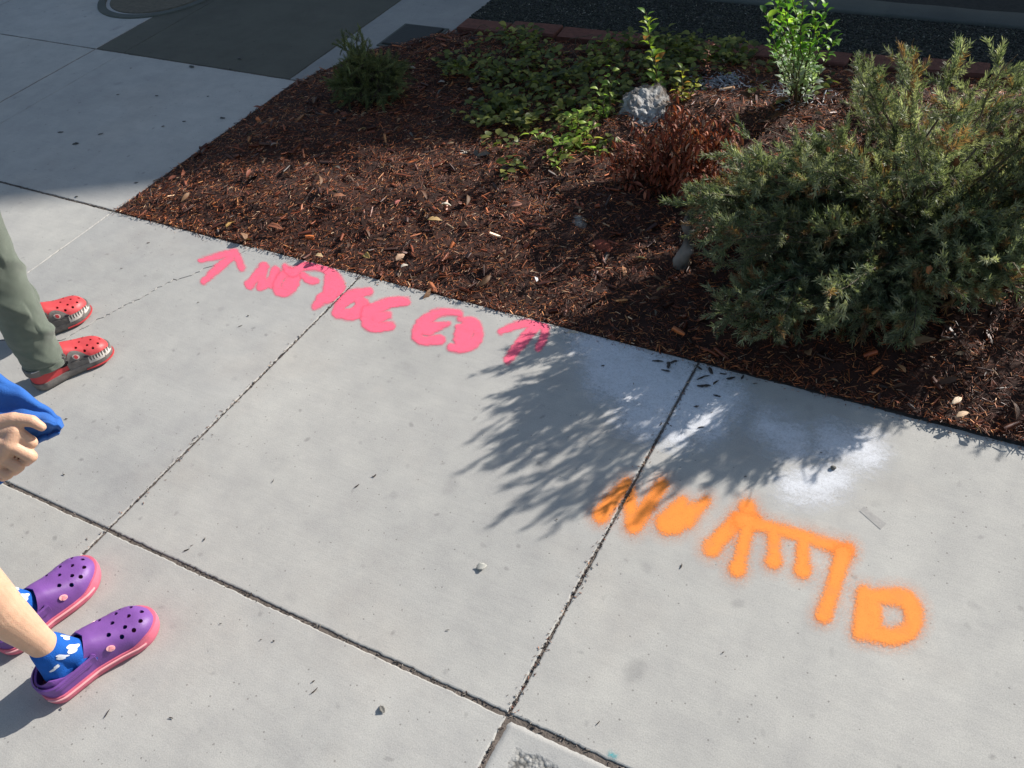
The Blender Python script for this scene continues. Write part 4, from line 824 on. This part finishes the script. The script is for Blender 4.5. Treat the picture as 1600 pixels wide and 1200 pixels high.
    def sole(s, name, mat, parent, toe=.006, z0=0.0):
        V = []; rows = [(-.004, 0), (0.0015, .003), (.0030, .010), (.0032, .017), (.0024, .0215), (-.003, .0225)]
        for off, z in rows:
            P, u = s.outline(96, off); k = np.clip((u-.70)/.14, 0, 1)*toe*(z/.0225); sp = .006*np.clip((u-.72)/.28, 0, 1)**2*(1-z/.03)
            V.append(np.concatenate([P, (z+z0+k+sp)[:, None]], 1))
        f = grid_faces(len(rows), 96, True).tolist(); f += [list(range(96))[::-1], list(range(5*96, 6*96))]
        o = mesh(name, s.w2(np.concatenate(V)), f, mat, parent, True); bm = bmesh.new(); bm.from_mesh(o.data); bmesh.ops.recalc_face_normals(bm, faces=bm.faces); bm.to_mesh(o.data); bm.free()
        o.data.set_sharp_from_angle(angle=rad(60)); return o
    def band(s, name, mat, parent, u0, u1, z0, z1, off, n=60, sides=(1, -1), wrap=None):
        """ridge running along the outline; wrap 'heel'/'toe' joins the two sides round that end"""
        A = Acc()
        def pts(sg, us): return [(u_, sg) for u_ in us]
        if wrap == 'heel': seq = pts(1, u1*(.5+.5*np.cos(np.linspace(0, math.pi, n//2)))*1.0)[:n//2]+pts(-1, u1*(.5-.5*np.cos(np.linspace(0, math.pi, n//2)))); runs = [seq]
        elif wrap == 'toe': seq = pts(1, u0+(1-u0)*np.sin(np.linspace(0, math.pi/2, n//2)))+pts(-1, u0+(1-u0)*np.sin(np.linspace(math.pi/2, 0, n//2))); runs = [seq]
        else: runs = [pts(sg, np.linspace(u0, u1, n)) for sg in sides]
        for run in runs:
            P = np.array([[u_*s.L, float(s.cy(u_))+sg*float(s.hw(u_))] for u_, sg in run]); d = np.gradient(P, axis=0); d /= np.linalg.norm(d, axis=1, keepdims=True)+1e-9
            nn = np.stack([-d[:, 1], d[:, 0]], 1); c0 = np.array([.5*s.L, 0]); sgn = np.sign(((P-c0)*nn).sum(1)); nn *= np.median(sgn)
            zz0 = np.array([z0(u_) if callable(z0) else z0 for u_, _ in run]); zz1 = np.array([z1(u_) if callable(z1) else z1 for u_, _ in run]); V = []
            for o_, k in ((off[0], 0), (off[1], .12), (off[1], .88), (off[0], 1)): V.append(np.concatenate([P+nn*o_, (zz0+(zz1-zz0)*k)[:, None]], 1))
            V = np.concatenate(V); m_ = len(P); f = grid_faces(4, m_, False).tolist()+[[i, i+1, 3*m_+i+1, 3*m_+i] for i in range(m_-1)]+[[0, m_, 2*m_, 3*m_], [m_-1, 2*m_-1, 3*m_-1, 4*m_-1][::-1]]
            A.add(s.w2(V), f)
        o = A.build(name, mat, parent, True); bm = bmesh.new(); bm.from_mesh(o.data); bmesh.ops.recalc_face_normals(bm, faces=bm.faces); bm.to_mesh(o.data); bm.free(); o.data.set_sharp_from_angle(angle=rad(45)); return o
    def patch(s, name, mat, parent, fn, off=.0014, nu=20, nv=8, side=None):
        """fn(a, b) -> (u, theta) for a, b in 0..1"""
        a = np.linspace(0, 1, nu)[:, None]+np.zeros((1, nv)); b = np.linspace(0, 1, nv)[None]+np.zeros((nu, 1)); u, th = fn(a, b)
        top = s.S(u, th, off).reshape(-1, 3); bot = s.S(u, th, -.0004).reshape(-1, 3); F = grid_faces(nu, nv); n = nu*nv
        rim = [i*nv for i in range(nu)]+[(nu-1)*nv+j for j in range(1, nv)]+[i*nv+nv-1 for i in range(nu-2, -1, -1)]+[j for j in range(nv-2, 0, -1)]
        f = F.tolist()+[[rim[i], rim[(i+1) % len(rim)], rim[(i+1) % len(rim)]+n, rim[i]+n] for i in range(len(rim))]
        o = mesh(name, s.w2(np.concatenate([top, bot])), f, mat, parent, True); bm = bmesh.new(); bm.from_mesh(o.data); bmesh.ops.recalc_face_normals(bm, faces=bm.faces); bm.to_mesh(o.data); bm.free(); o.data.set_sharp_from_angle(angle=rad(40)); return o
    def disc_patch(s, name, mat, parent, u0, t0, ru, rt, off, n=20, rings=4, th=.0012):
        V = [(u0, t0)]
        for k in range(1, rings+1):
            a = np.linspace(0, 2*np.pi, n, endpoint=False); V += [(u0+ru*k/rings*math.cos(q), t0+rt*k/rings*math.sin(q)) for q in a]
        V = np.array(V); top = s.S(V[:, 0], V[:, 1], off+0.0); r = np.hypot((V[:, 0]-u0)/ru, (V[:, 1]-t0)/rt)
        top = s.S(V[:, 0], V[:, 1], off)+0*top
        bot = s.S(V[-n:, 0], V[-n:, 1], 0.0); f = [[0, 1+j, 1+(j+1) % n] for j in range(n)]
        for k in range(rings-1): f += [[1+k*n+j, 1+(k+1)*n+j, 1+(k+1)*n+(j+1) % n, 1+k*n+(j+1) % n] for j in range(n)]
        m0 = len(V); b0 = 1+(rings-1)*n; f += [[b0+j, m0+j, m0+(j+1) % n, b0+(j+1) % n] for j in range(n)]
        o = mesh(name, s.w2(np.concatenate([top, bot])), f, mat, parent, True); bm = bmesh.new(); bm.from_mesh(o.data); bmesh.ops.recalc_face_normals(bm, faces=bm.faces); bm.to_mesh(o.data); bm.free(); o.data.set_sharp_from_angle(angle=rad(50)); return o
HOLES = [(.93, 1.57), (.88, 1.18), (.88, 1.96), (.83, 1.57), (.80, .92), (.80, 2.22), (.76, 1.28), (.76, 1.86), (.70, .86), (.70, 1.57), (.70, 2.28), (.63, 1.20), (.63, 1.94)]

def foot_caps(cl, ank_z=.075, r=1.0):
    w = lambda x, y, z: cl.w2(np.array([x, y, z])); L = cl.L
    return [(w(.038, 0, .046), .023*r, w(.075, 0, .05), .024*r), (w(.075, 0, .05), .024*r, w(.15, float(cl.cy(.7)), .036), .016*r), (w(.075, .01, .045), .02*r, w(.145, .014+float(cl.cy(.7)), .034), .013*r), (w(.075, -.01, .045), .02*r, w(.145, -.014+float(cl.cy(.7)), .034), .013*r),
            (w(.040, 0, .046), .022*r, w(.048, 0, .105), .0235*r), (w(.078, 0, .05), .022*r, w(.052, 0, .10), .024*r)]
def arm_hand(sh, el, wr, tipdir, s=1.0):
    """relaxed hand hanging"""
    sh, el, wr, td = map(lambda q: np.array(q, float), (sh, el, wr, tipdir)); td /= np.linalg.norm(td); side = np.cross(td, [0, 0, 1.]); side = side/np.linalg.norm(side) if np.linalg.norm(side) > .1 else np.array([1., 0, 0])
    fr = np.cross(side, td); c = [(sh, .030, el, .024), (el, .024, wr, .017)]
    for k, (o_, L) in enumerate(((-.021, .045), (-.007, .052), (.007, .049), (.021, .038))):
        m_ = wr+td*.058+side*o_; c += [(wr, .013, m_, .0105), (m_, .0078, m_+td*L*.55+fr*.008, .007), (m_+td*L*.55+fr*.008, .007, m_+td*L*.9+fr*.022, .006)]
    c += [(wr+side*-.01, .012, wr+td*.03+side*-.03+fr*.008, .0095), (wr+td*.03+side*-.03+fr*.008, .0095, wr+td*.055+side*-.036+fr*.02, .0075)]
    return c
def head_caps(c, f, r=.075):
    c = np.array(c, float); f = np.array(f, float); l = np.cross([0, 0, 1.], f); z = np.array([0, 0, 1.])
    return [(c-f*.012+z*.012, r, c+f*.014+z*.008, r*.94), (c+f*.012-z*.03, r*.72, c+f*.03-z*.052, r*.42), (c+f*(r+.008)+z*.000, .007, c+f*(r+.014)-z*.014, .0095),
            (c+f*(r*.9)-z*.034+l*.012, .0055, c+f*(r*.9)-z*.034-l*.012, .0055), (c+f*(r*.88)-z*.040+l*.010, .0060, c+f*(r*.88)-z*.040-l*.010, .0060),
            (c+l*r*.95-z*.006, .012, c+l*r*.98+z*.012-f*.004, .013), (c-l*r*.95-z*.006, .012, c-l*r*.98+z*.012-f*.004, .013)]
def face(parent, c, f, r=.075):
    c = np.array(c, float); f = np.array(f, float); l = np.cross([0, 0, 1.], f); z = np.array([0, 0, 1.])
    for sg in (1, -1):
        p = c+f*(r*.90)+l*sg*.026+z*.006; e = Acc(); e.add(iv_*[.009, .009, .009]+p, if_); e.build('eye', M_trim, parent, True); e = Acc(); e.add(iv_*[.0048]*1+p+f*.0058, if_); e.build('iris', M_eye, parent, True)
    h = Acc(); bm = bmesh.new(); bmesh.ops.create_icosphere(bm, subdivisions=4, radius=1); v = np.array([q.co[:] for q in bm.verts]); fc = [[q.index for q in ff.verts] for ff in bm.faces]; bm.free()
    d = v @ f; v2 = v*(r+.014)*(1+.05*vnoise(v, 9, 3)[:, None]); cut = (d > .42) & (v[:, 2] < .55) | (v[:, 2] < -.75); v2[cut] *= .72
    h.add(v2+c-f*.008+z*.012, fc); h.build('hair', M_hair, parent, True)

def lofted(name, path, radii, mat, parent, nseg=64, per=6, fold=None, thick=.0022, squash=None, open_end=True):
    path = np.array(path, float); n = len(path); t = np.linspace(0, n-1, (n-1)*per+1)
    P = np.stack([np.interp(t, np.arange(n), path[:, k]) for k in range(3)], 1); Rr = np.interp(t, np.arange(n), radii)
    for _ in range(per): P[1:-1] = (P[:-2]+2*P[1:-1]+P[2:])/4; Rr[1:-1] = (Rr[:-2]+2*Rr[1:-1]+Rr[2:])/4
    T_ = np.gradient(P, axis=0); T_ /= np.linalg.norm(T_, axis=1, keepdims=True); a = np.linspace(0, 2*np.pi, nseg, endpoint=False); V = []
    for i in range(len(P)):
        x = np.array([1., 0, 0])-T_[i]*T_[i][0]; x /= np.linalg.norm(x); y = np.cross(T_[i], x); r = Rr[i]*np.ones(nseg)
        if fold: r = r+fold(t[i]/(n-1), a, P[i], P[i]+r[:, None]*(np.cos(a)[:, None]*x+np.sin(a)[:, None]*y))
        V.append(P[i]+r[:, None]*(np.cos(a)[:, None]*x+np.sin(a)[:, None]*y))
    o = mesh(name, np.concatenate(V), grid_faces(len(P), nseg, True), mat, parent, True)
    bm = bmesh.new(); bm.from_mesh(o.data); bmesh.ops.recalc_face_normals(bm, faces=bm.faces); bm.to_mesh(o.data); bm.free()
    if thick: m = o.modifiers.new('s', 'SOLIDIFY'); m.thickness = thick; m.offset = 0; bake_mod(o)
    o.data.polygons.foreach_set('use_smooth', np.ones(len(o.data.polygons), bool)); return o

# ---- child in purple clogs (nearer)
A2 = rad(70); F2 = np.array([math.cos(rad(78)), math.sin(rad(78)), 0])
p2 = empty('person', (-1.26, .27, 0)); tag(p2, 'person with bare leg, blue patterned sock and purple clogs, gripping blue cloth', 'person')
cR = Clog((-1.187, .223), rad(71), .212, 1.0, side=-1); cL = Clog((-1.337, .250), rad(84), .212, 1.0, side=1)
def leg_caps(cl, knee, hip, s=1.0):
    an = cl.w2(np.array([.050, 0, .10])); kn = np.array(knee); hp = np.array(hip); cf = an*.42+kn*.58+np.array([-F2[0], -F2[1], 0])*.010
    return [(an, .0245*s, an*.72+cf*.28, .027*s), (an*.72+cf*.28, .027*s, cf, .040*s), (cf, .040*s, kn, .037*s), (kn, .038*s, hp, .062*s)]
lat = np.array([F2[1], -F2[0], 0])       # to the wearer's right
hpR = np.array([-1.215, .235, .56]); hpL = np.array([-1.345, .262, .56])
hand = dict(D0=depth_of(U(30, 700, .60)))
s_px = hand['D0']/FPX
def hp_(x, y, o): return PXD(x, y, hand['D0']-o*s_px)
def hc(a, ra, b, rb): return (hp_(*a), ra*s_px, hp_(*b), rb*s_px)
wr = (-52, 682, -4)
hcaps = []
MCP = [(24, 674, 5), (14, 695, 8), (0, 714, 5), (-13, 728, -2)]
for m_, rr in zip(MCP, (13, 13.5, 13, 11.5)): hcaps.append(hc(wr, 20, m_, rr))
hcaps += [hc(MCP[0], 13, MCP[1], 13), hc(MCP[1], 13, MCP[2], 13), hc(MCP[2], 13, MCP[3], 11.5), hc((-20, 672, -14), 15, (-5, 705, -14), 15), hc((-20, 672, -14), 15, (14, 685, -14), 12)]
fing = [[MCP[0], (49, 691, -6), (43, 699, -25), (22, 696, -30)], [MCP[1], (48, 713, -5), (40, 720, -25), (18, 712, -31)], [MCP[2], (29, 729, -5), (22, 735, -23), (2, 726, -29)], [MCP[3], (12, 741, -8), (5, 745, -22), (-12, 736, -26)]]
for ch, r0 in zip(fing, (10.6, 11, 10.2, 9.2)):
    for k in range(3): hcaps.append(hc(ch[k], r0*(1.0, .93, .88)[k], ch[k+1], r0*(.94, .86, .8)[k]))
hcaps += [hc((-38, 676, 0), 15, (-8, 662, 6), 13.5), hc((-8, 662, 6), 13.5, (22, 655, 6), 11.5), hc((22, 655, 6), 11, (50, 658, 4), 9.6), hc((50, 658, 4), 9.4, (65, 667, 0), 7.2)]
WR = hp_(*wr); SH = np.array([-1.19, .215, .86]); EL = np.array([-1.165, .165, .69])
c2 = foot_caps(cR, r=.93)+foot_caps(cL, r=.93)+leg_caps(cR, (-1.184, .262, .335), hpR, .93)+leg_caps(cL, (-1.35, .31, .325), hpL)
c2 += [(hpR, .062, hpL, .062), ((-1.28, .245, .58), .082, (-1.28, .24, .70), .075), ((-1.28, .24, .70), .075, (-1.28, .235, .82), .082), ((-1.20, .215, .86), .036, (-1.36, .255, .86), .036), ((-1.28, .235, .84), .040, (-1.28, .245, .95), .032)]
c2 += head_caps((-1.278, .262, 1.045), F2)+[(SH, .034, EL, .027), (EL, .027, WR, 17*s_px)]+hcaps+arm_hand((-1.37, .255, .86), (-1.40, .23, .69), (-1.41, .25, .53), (0, .1, -1))
b2 = fused('body', c2, .0017, M_skin, p2, 2)
face(p2, (-1.278, .262, 1.045), F2)
def sock_caps(cl, r, top):
    w = lambda x, y, z: cl.w2(np.array([x, y, z])); base = foot_caps(cl, r=r)[:4]; an = w(.050, 0, top)
    return base+[(w(.040, 0, .046), .0245, w(.047, 0, top-.012), .0262), (w(.078, 0, .05), .0245, w(.053, 0, top-.014), .0258)]
for cl in (cR, cL):
    so = fused('sock', sock_caps(cl, 1.0, .118), .002, M_sockblue, p2, 3)
    bt = bvh(so)
    # white pattern pieces: sample a small outline on a cylinder round the ankle, cast in to the sock
    for (az, z, sx, sz, rot_) in [(-.60, .090, .0060, .0140, .45), (-.10, .106, .0045, .0115, .2), (-1.30, .096, .0045, .0130, .6), (-1.95, .082, .008, .0045, .4), (.7, .098, .005, .010, .5), (1.7, .10, .005, .010, .3), (2.7, .095, .005, .010, .4)]:
        P_ = []; n_ = 30
        for rr in (0, .5, 1.0):
            for q in (np.linspace(0, 2*np.pi, n_, endpoint=False) if rr else [0]):
                rad_ = rr*(1+.28*math.cos(2*q)-.22*math.cos(3*q)*(1)+.1*math.sin(5*q)); a_, b_ = sx*rad_*math.cos(q)*.85, sz*rad_*math.sin(q); ca, sa = math.cos(rot_), math.sin(rot_); a_, b_ = a_*ca-b_*sa, a_*sa+b_*ca
                ang = az+a_/.026; ori = cl.w2(np.array([.052+.08*math.cos(ang), .08*math.sin(ang), z+b_])); tgt = cl.w2(np.array([.052, 0, z+b_])); d = tgt-ori; d /= np.linalg.norm(d)
                hit = bt.ray_cast(Vector(ori), Vector(d), .2); P_.append(np.array(hit[0])-d*.0007 if hit[0] is not None else tgt-d*.027)
        f = [[0, 1+j, 1+(j+1) % n_] for j in range(n_)]+[[1+j, 1+n_+j, 1+n_+(j+1) % n_, 1+(j+1) % n_] for j in range(n_)]
        mesh('sock_pattern', np.array(P_), f, M_sockwhite, so, True)
    cg = cl.upper('clog', M_purple, p2, HOLES)
    cl.sole('sole', M_pinkfoam, cg, .009)
    cl.band('sole_stripe', M_pinklight, cg, .02, .82, .0150, .0185, (.001, .0050), 70)
    cl.band('strap', M_purple, cg, 0, .46, lambda u: .036+.010*u, lambda u: .051+.016*u, (.0012, .0045), 80, wrap='heel')
    for sg_ in (1, -1): cl.band('strap_ridge', M_purple, cg, .10, .40, lambda u: .0425+.011*u, lambda u: .0445+.012*u, (.004, .0054), 30, sides=(sg_,))
    for sg in (0, 1):
        tt_ = .50 if sg == 0 else math.pi-.50
        bd = cl.disc_patch('badge', M_pinklight, cg, .585, tt_, .033, .145, .0022)
        tf = lambda a: a if sg == 0 else math.pi-a
        # the moulded emblem: a small curled reptile in relief
        for (uu, tt2, ru, rt) in ((.585, .48, .013, .060), (.596, .54, .009, .040), (.574, .44, .008, .045), (.60, .44, .006, .03), (.588, .58, .006, .028)):
            cl.disc_patch('emblem', M_emblem, bd, uu, tf(tt2), ru, rt, .0028, 12, 2)
        cl.disc_patch('strap_rivet', M_purple, cg, .445, tf(.50), .024, .12, .0052, 16, 3)
# blue shorts and shirt, with a hem corner pulled into the fist
M_short = simple('dark_blue_shorts', (.02, .03, .08), .9, .4, 600, .1, 20)
for hp__, kn_ in ((hpR, (-1.188, .272, .335)), (hpL, (-1.35, .31, .325))):
    kn_ = np.array(kn_); lofted('shorts', [hp__+[0, 0, .04], hp__*.75+kn_*.25, hp__*.5+kn_*.5], [.086, .078, .074], M_short, p2, 40, 6, lambda t, a, c, q: .003*np.sin(3*a+t*5))
def tfold(t, a, c, q): return .004*np.sin(5*a+t*3)*(1-t*.4)+.004*vnoise(q, 14, 8)+.02*np.abs(np.sin(a))**1.0*(-1)*(.5)
lofted('shirt', [(-1.28, .25, .555), (-1.28, .245, .64), (-1.28, .24, .74), (-1.28, .235, .83), (-1.28, .237, .878), (-1.28, .24, .893)], [.125, .118, .112, .112, .085, .055], M_blue, p2, 72, 8, tfold)
lofted('sleeve', [SH+[-.02, 0, .01], SH*.7+EL*.3, SH*.35+EL*.65], [.048, .047, .050], M_blue, p2, 40, 6, lambda t, a, c, q: .003*np.sin(4*a+t*6))
lofted('sleeve', [(-1.355, .25, .87), (-1.378, .247, .82), (-1.39, .24, .755)], [.048, .047, .050], M_blue, p2, 40, 6, lambda t, a, c, q: .003*np.sin(4*a+t*6))
Tp = [(-190, 470), (-120, 505), (-40, 558), (0, 585), (30, 605), (60, 627), (82, 643), (93, 653), (99, 664)]
Bp = [(-190, 830), (-120, 815), (-40, 775), (-5, 760), (22, 735), (50, 700), (70, 687), (82, 683), (93, 677)]
nu_, nv_ = 90, 60; ss = np.linspace(0, 1, nu_); kx_ = np.linspace(0, 1, len(Tp)); V = []
for off_ in (0, 1):
    for s_ in ss:
        tx, ty = np.interp(s_, kx_, [q[0] for q in Tp]), np.interp(s_, kx_, [q[1] for q in Tp]); bx, by_ = np.interp(s_, kx_, [q[0] for q in Bp]), np.interp(s_, kx_, [q[1] for q in Bp])
        for v_ in np.linspace(0, 1, nv_):
            x, y = tx+(bx-tx)*v_, ty+(by_-ty)*v_
            hump = math.sin(math.pi*min(1, max(0, v_)))**.5
            o_ = -44+(20*hump*(.35+.65*(s_ > -1))+11*math.sin(v_*11+s_*4)*(1-s_*.5)*min(1, hump*1.5)+5*abs(math.sin(v_*15+s_*5))*(1-s_*.7)+2.5*math.sin(s_*23+v_*6))*(1 if off_ == 0 else -.8)
            if off_ == 0 and v_ < .55: o_ += 10*math.sin(math.pi*v_/.55)*s_
            V.append(hp_(x+1.5*math.sin(s_*40+v_*3)*v_, y+1.2*math.sin(s_*33), o_))
F_ = grid_faces(nu_, nv_); F_ = np.concatenate([F_, (F_+nu_*nv_)[:, ::-1]]); hem = mesh('shirt_hem', np.array(V), F_, M_blue, p2, True)
m = hem.modifiers.new('s', 'SOLIDIFY'); m.thickness = .0012; bake_mod(hem); hem.data.polygons.foreach_set('use_smooth', np.ones(len(hem.data.polygons), bool))

# ---- child in grey green trousers and red clogs (farther)
F1 = np.array([math.cos(rad(67)), math.sin(rad(67)), 0]); lat1 = np.array([F1[1], -F1[0], 0])
kR = Clog((-1.872, .778), rad(67), .192, .97, side=-1); kL = Clog((-2.060, .880), rad(66), .192, .97, side=1)
ctr1 = np.array([-1.955, .86, 0])+F1*.03
p1 = empty('person', tuple(ctr1)); tag(p1, 'person in grey green trousers and red and grey clogs standing by the left edge', 'person')
knR, knL = np.array([-1.868, .838, .34]), np.array([-2.035, .92, .34]); h1R, h1L = ctr1+lat1*.065+[0, 0, .60], ctr1-lat1*.065+[0, 0, .60]
def leg1(cl, kn, hp__): an = cl.w2(np.array([.050, 0, .10])); return [(an, .024, kn, .036), (kn, .037, hp__, .06)]
c1 = foot_caps(kR, r=.9)+foot_caps(kL, r=.9)+leg1(kR, knR, h1R)+leg1(kL, knL, h1L)+[(h1R, .062, h1L, .062), (ctr1+[0, 0, .62], .082, ctr1+[0, 0, .74], .076), (ctr1+[0, 0, .74], .076, ctr1+[0, 0, .87], .082), (ctr1+lat1*.08+[0, 0, .91], .036, ctr1-lat1*.08+[0, 0, .91], .036), (ctr1+[0, 0, .88], .040, ctr1+[0, 0, 1.0]+F1*.01, .033)]
c1 += head_caps(ctr1+F1*.02+[0, 0, 1.10], F1)
for sg in (1, -1): c1 += arm_hand(ctr1+lat1*.085*sg+[0, 0, .90], ctr1+lat1*.125*sg+[0, 0, .72], ctr1+lat1*.13*sg-F1*.09+[0, 0, .62], (-.2, -.4, -1))
fused('body', c1, .0030, M_skin, p1, 3); face(p1, ctr1+F1*.02+[0, 0, 1.10], F1)
M_pinktan = M_tooth
for cl in (kR, kL):
    fused('sock', sock_caps(cl, .98, .12), .0025, M_sockblack, p1, 2)
    cg = cl.upper('clog', M_redfoam, p1, HOLES, .0034)
    cl.sole('sole', M_greyfoam, cg, .006)
    cl.band('strap', M_greyfoam, cg, 0, .46, lambda u: .044+.012*u, lambda u: .062+.012*u, (.0012, .0050), 80, wrap='heel')
    for sg_ in (1, -1): cl.band('strap_ridge', M_tooth, cg, .06, .42, lambda u: .0610+.012*u, lambda u: .0630+.012*u, (.0040, .0058), 30, sides=(sg_,))
    for sg in (0, 1):
        tf = (lambda a: a) if sg == 0 else (lambda a: math.pi-a)
        cl.patch('tooth_band', M_pinktan, cg, lambda a, b: (.68+.30*a, tf(.0+b*(.10+.02*a))), .0034, 24, 4)
        cl.patch('side_panel', M_greyfoam, cg, lambda a, b: (.44+.50*a, tf(.0+b*(.30+.66*np.sin(np.clip((a-.02)/.5, 0, 1)*math.pi*.92+.05)**.8*np.where(a < .55, 1, 0)+np.where(a >= .55, .10, 0)*1.0))), .0018, 40, 10)
        for k in range(8):    # white teeth along the toe
            u0 = .68+.036*k
            cl.patch('tooth', M_tooth, cg, lambda a, b, u0=u0, k=k: (u0+.034*(a-.5)*(1-b*.95)+.015, tf(.02+b*(.34+.02*k))), .0032, 6, 6)
        ey = cl.disc_patch('eye_patch', M_tooth, cg, .575, tf(.52), .040, .15, .0034, 20, 3)
        cl.disc_patch('eye_ball', M_redfoam, ey, .575, tf(.52), .021, .115, .0058, 18, 3)
        for uu, t2, ru, rt in ((.54, .25, .05, .05), (.62, .22, .035, .06), (.68, .42, .028, .07)): cl.disc_patch('scale_relief', M_hole if uu > .67 else M_greyfoam, cg, uu, tf(t2), ru, rt, .0034, 14, 2)
        rv = cl.disc_patch('strap_rivet', M_greyfoam, cg, .445, tf(.72), .040, .17, .0066, 18, 3); cl.disc_patch('rivet_cap', M_sockblack, rv, .445, tf(.72), .020, .085, .0076, 14, 2)
    P_, u_ = cl.outline(96, 0); cl.band('toe_line', M_redfoam, cg, .62, 1, .0050, .0085, (.002, .0052), 80, wrap='toe')
def pants_fold(ph):
    def f(t, a, c, q):
        # t: 0 hem .. 1 hip ; slouching folds near the shin, finer weave noise above
        low = np.clip(1-abs(t-.20)/.20, 0, 1); z = c[2]
        ridge = (1-np.abs(np.sin(z*36+1.1*np.sin(a+ph)+ph)))**2.2; r = .013*low*(ridge-.25)*(.55+.45*np.cos(a-1.0-ph*.2))
        r = r+.010*np.clip(1-abs(t-.50)/.35, 0, 1)*((1-np.abs(np.sin(z*17+a*.9+ph)))**3-.2)-.0016*(abs(z-.068) < .0025)
        return r+.0026*vnoise(q, 15, 31)+.0016*vnoise(q, 50, 32)+.003*np.sin(2*a+ph)
    return f
for cl, kn, hp__, ph in ((kR, knR, h1R, .3), (kL, knL, h1L, 1.9)):
    a0 = cl.w2(np.array([.046, 0, .050])); an = cl.w2(np.array([.050, 0, .10]))
    lofted('trouser_leg', [a0, a0*.2+an*.8, an*.8+kn*.2, an*.45+kn*.55, kn, kn*.5+hp__*.5, hp__, hp__+[0, 0, .03]], [.0450, .0450, .0475, .0500, .055, .068, .082, .082], M_khaki, p1, 96, 16, pants_fold(ph), .002)
lofted('shirt', [ctr1+[0, 0, .57], ctr1+[0, 0, .68], ctr1+[0, 0, .78], ctr1+[0, 0, .88], ctr1+[0, 0, .925], ctr1+[0, 0, .94]], [.122, .116, .112, .112, .085, .052], M_shirt2, p1, 72, 8, tfold)
for sg in (1, -1):
    s0, s1 = ctr1+lat1*.078*sg+[0, 0, .905], ctr1+lat1*.12*sg+[0, 0, .76]; lofted('sleeve', [s0, s0*.5+s1*.5, s1], [.048, .047, .050], M_shirt2, p1, 40, 6, lambda t, a, c, q: .003*np.sin(4*a+t*6))
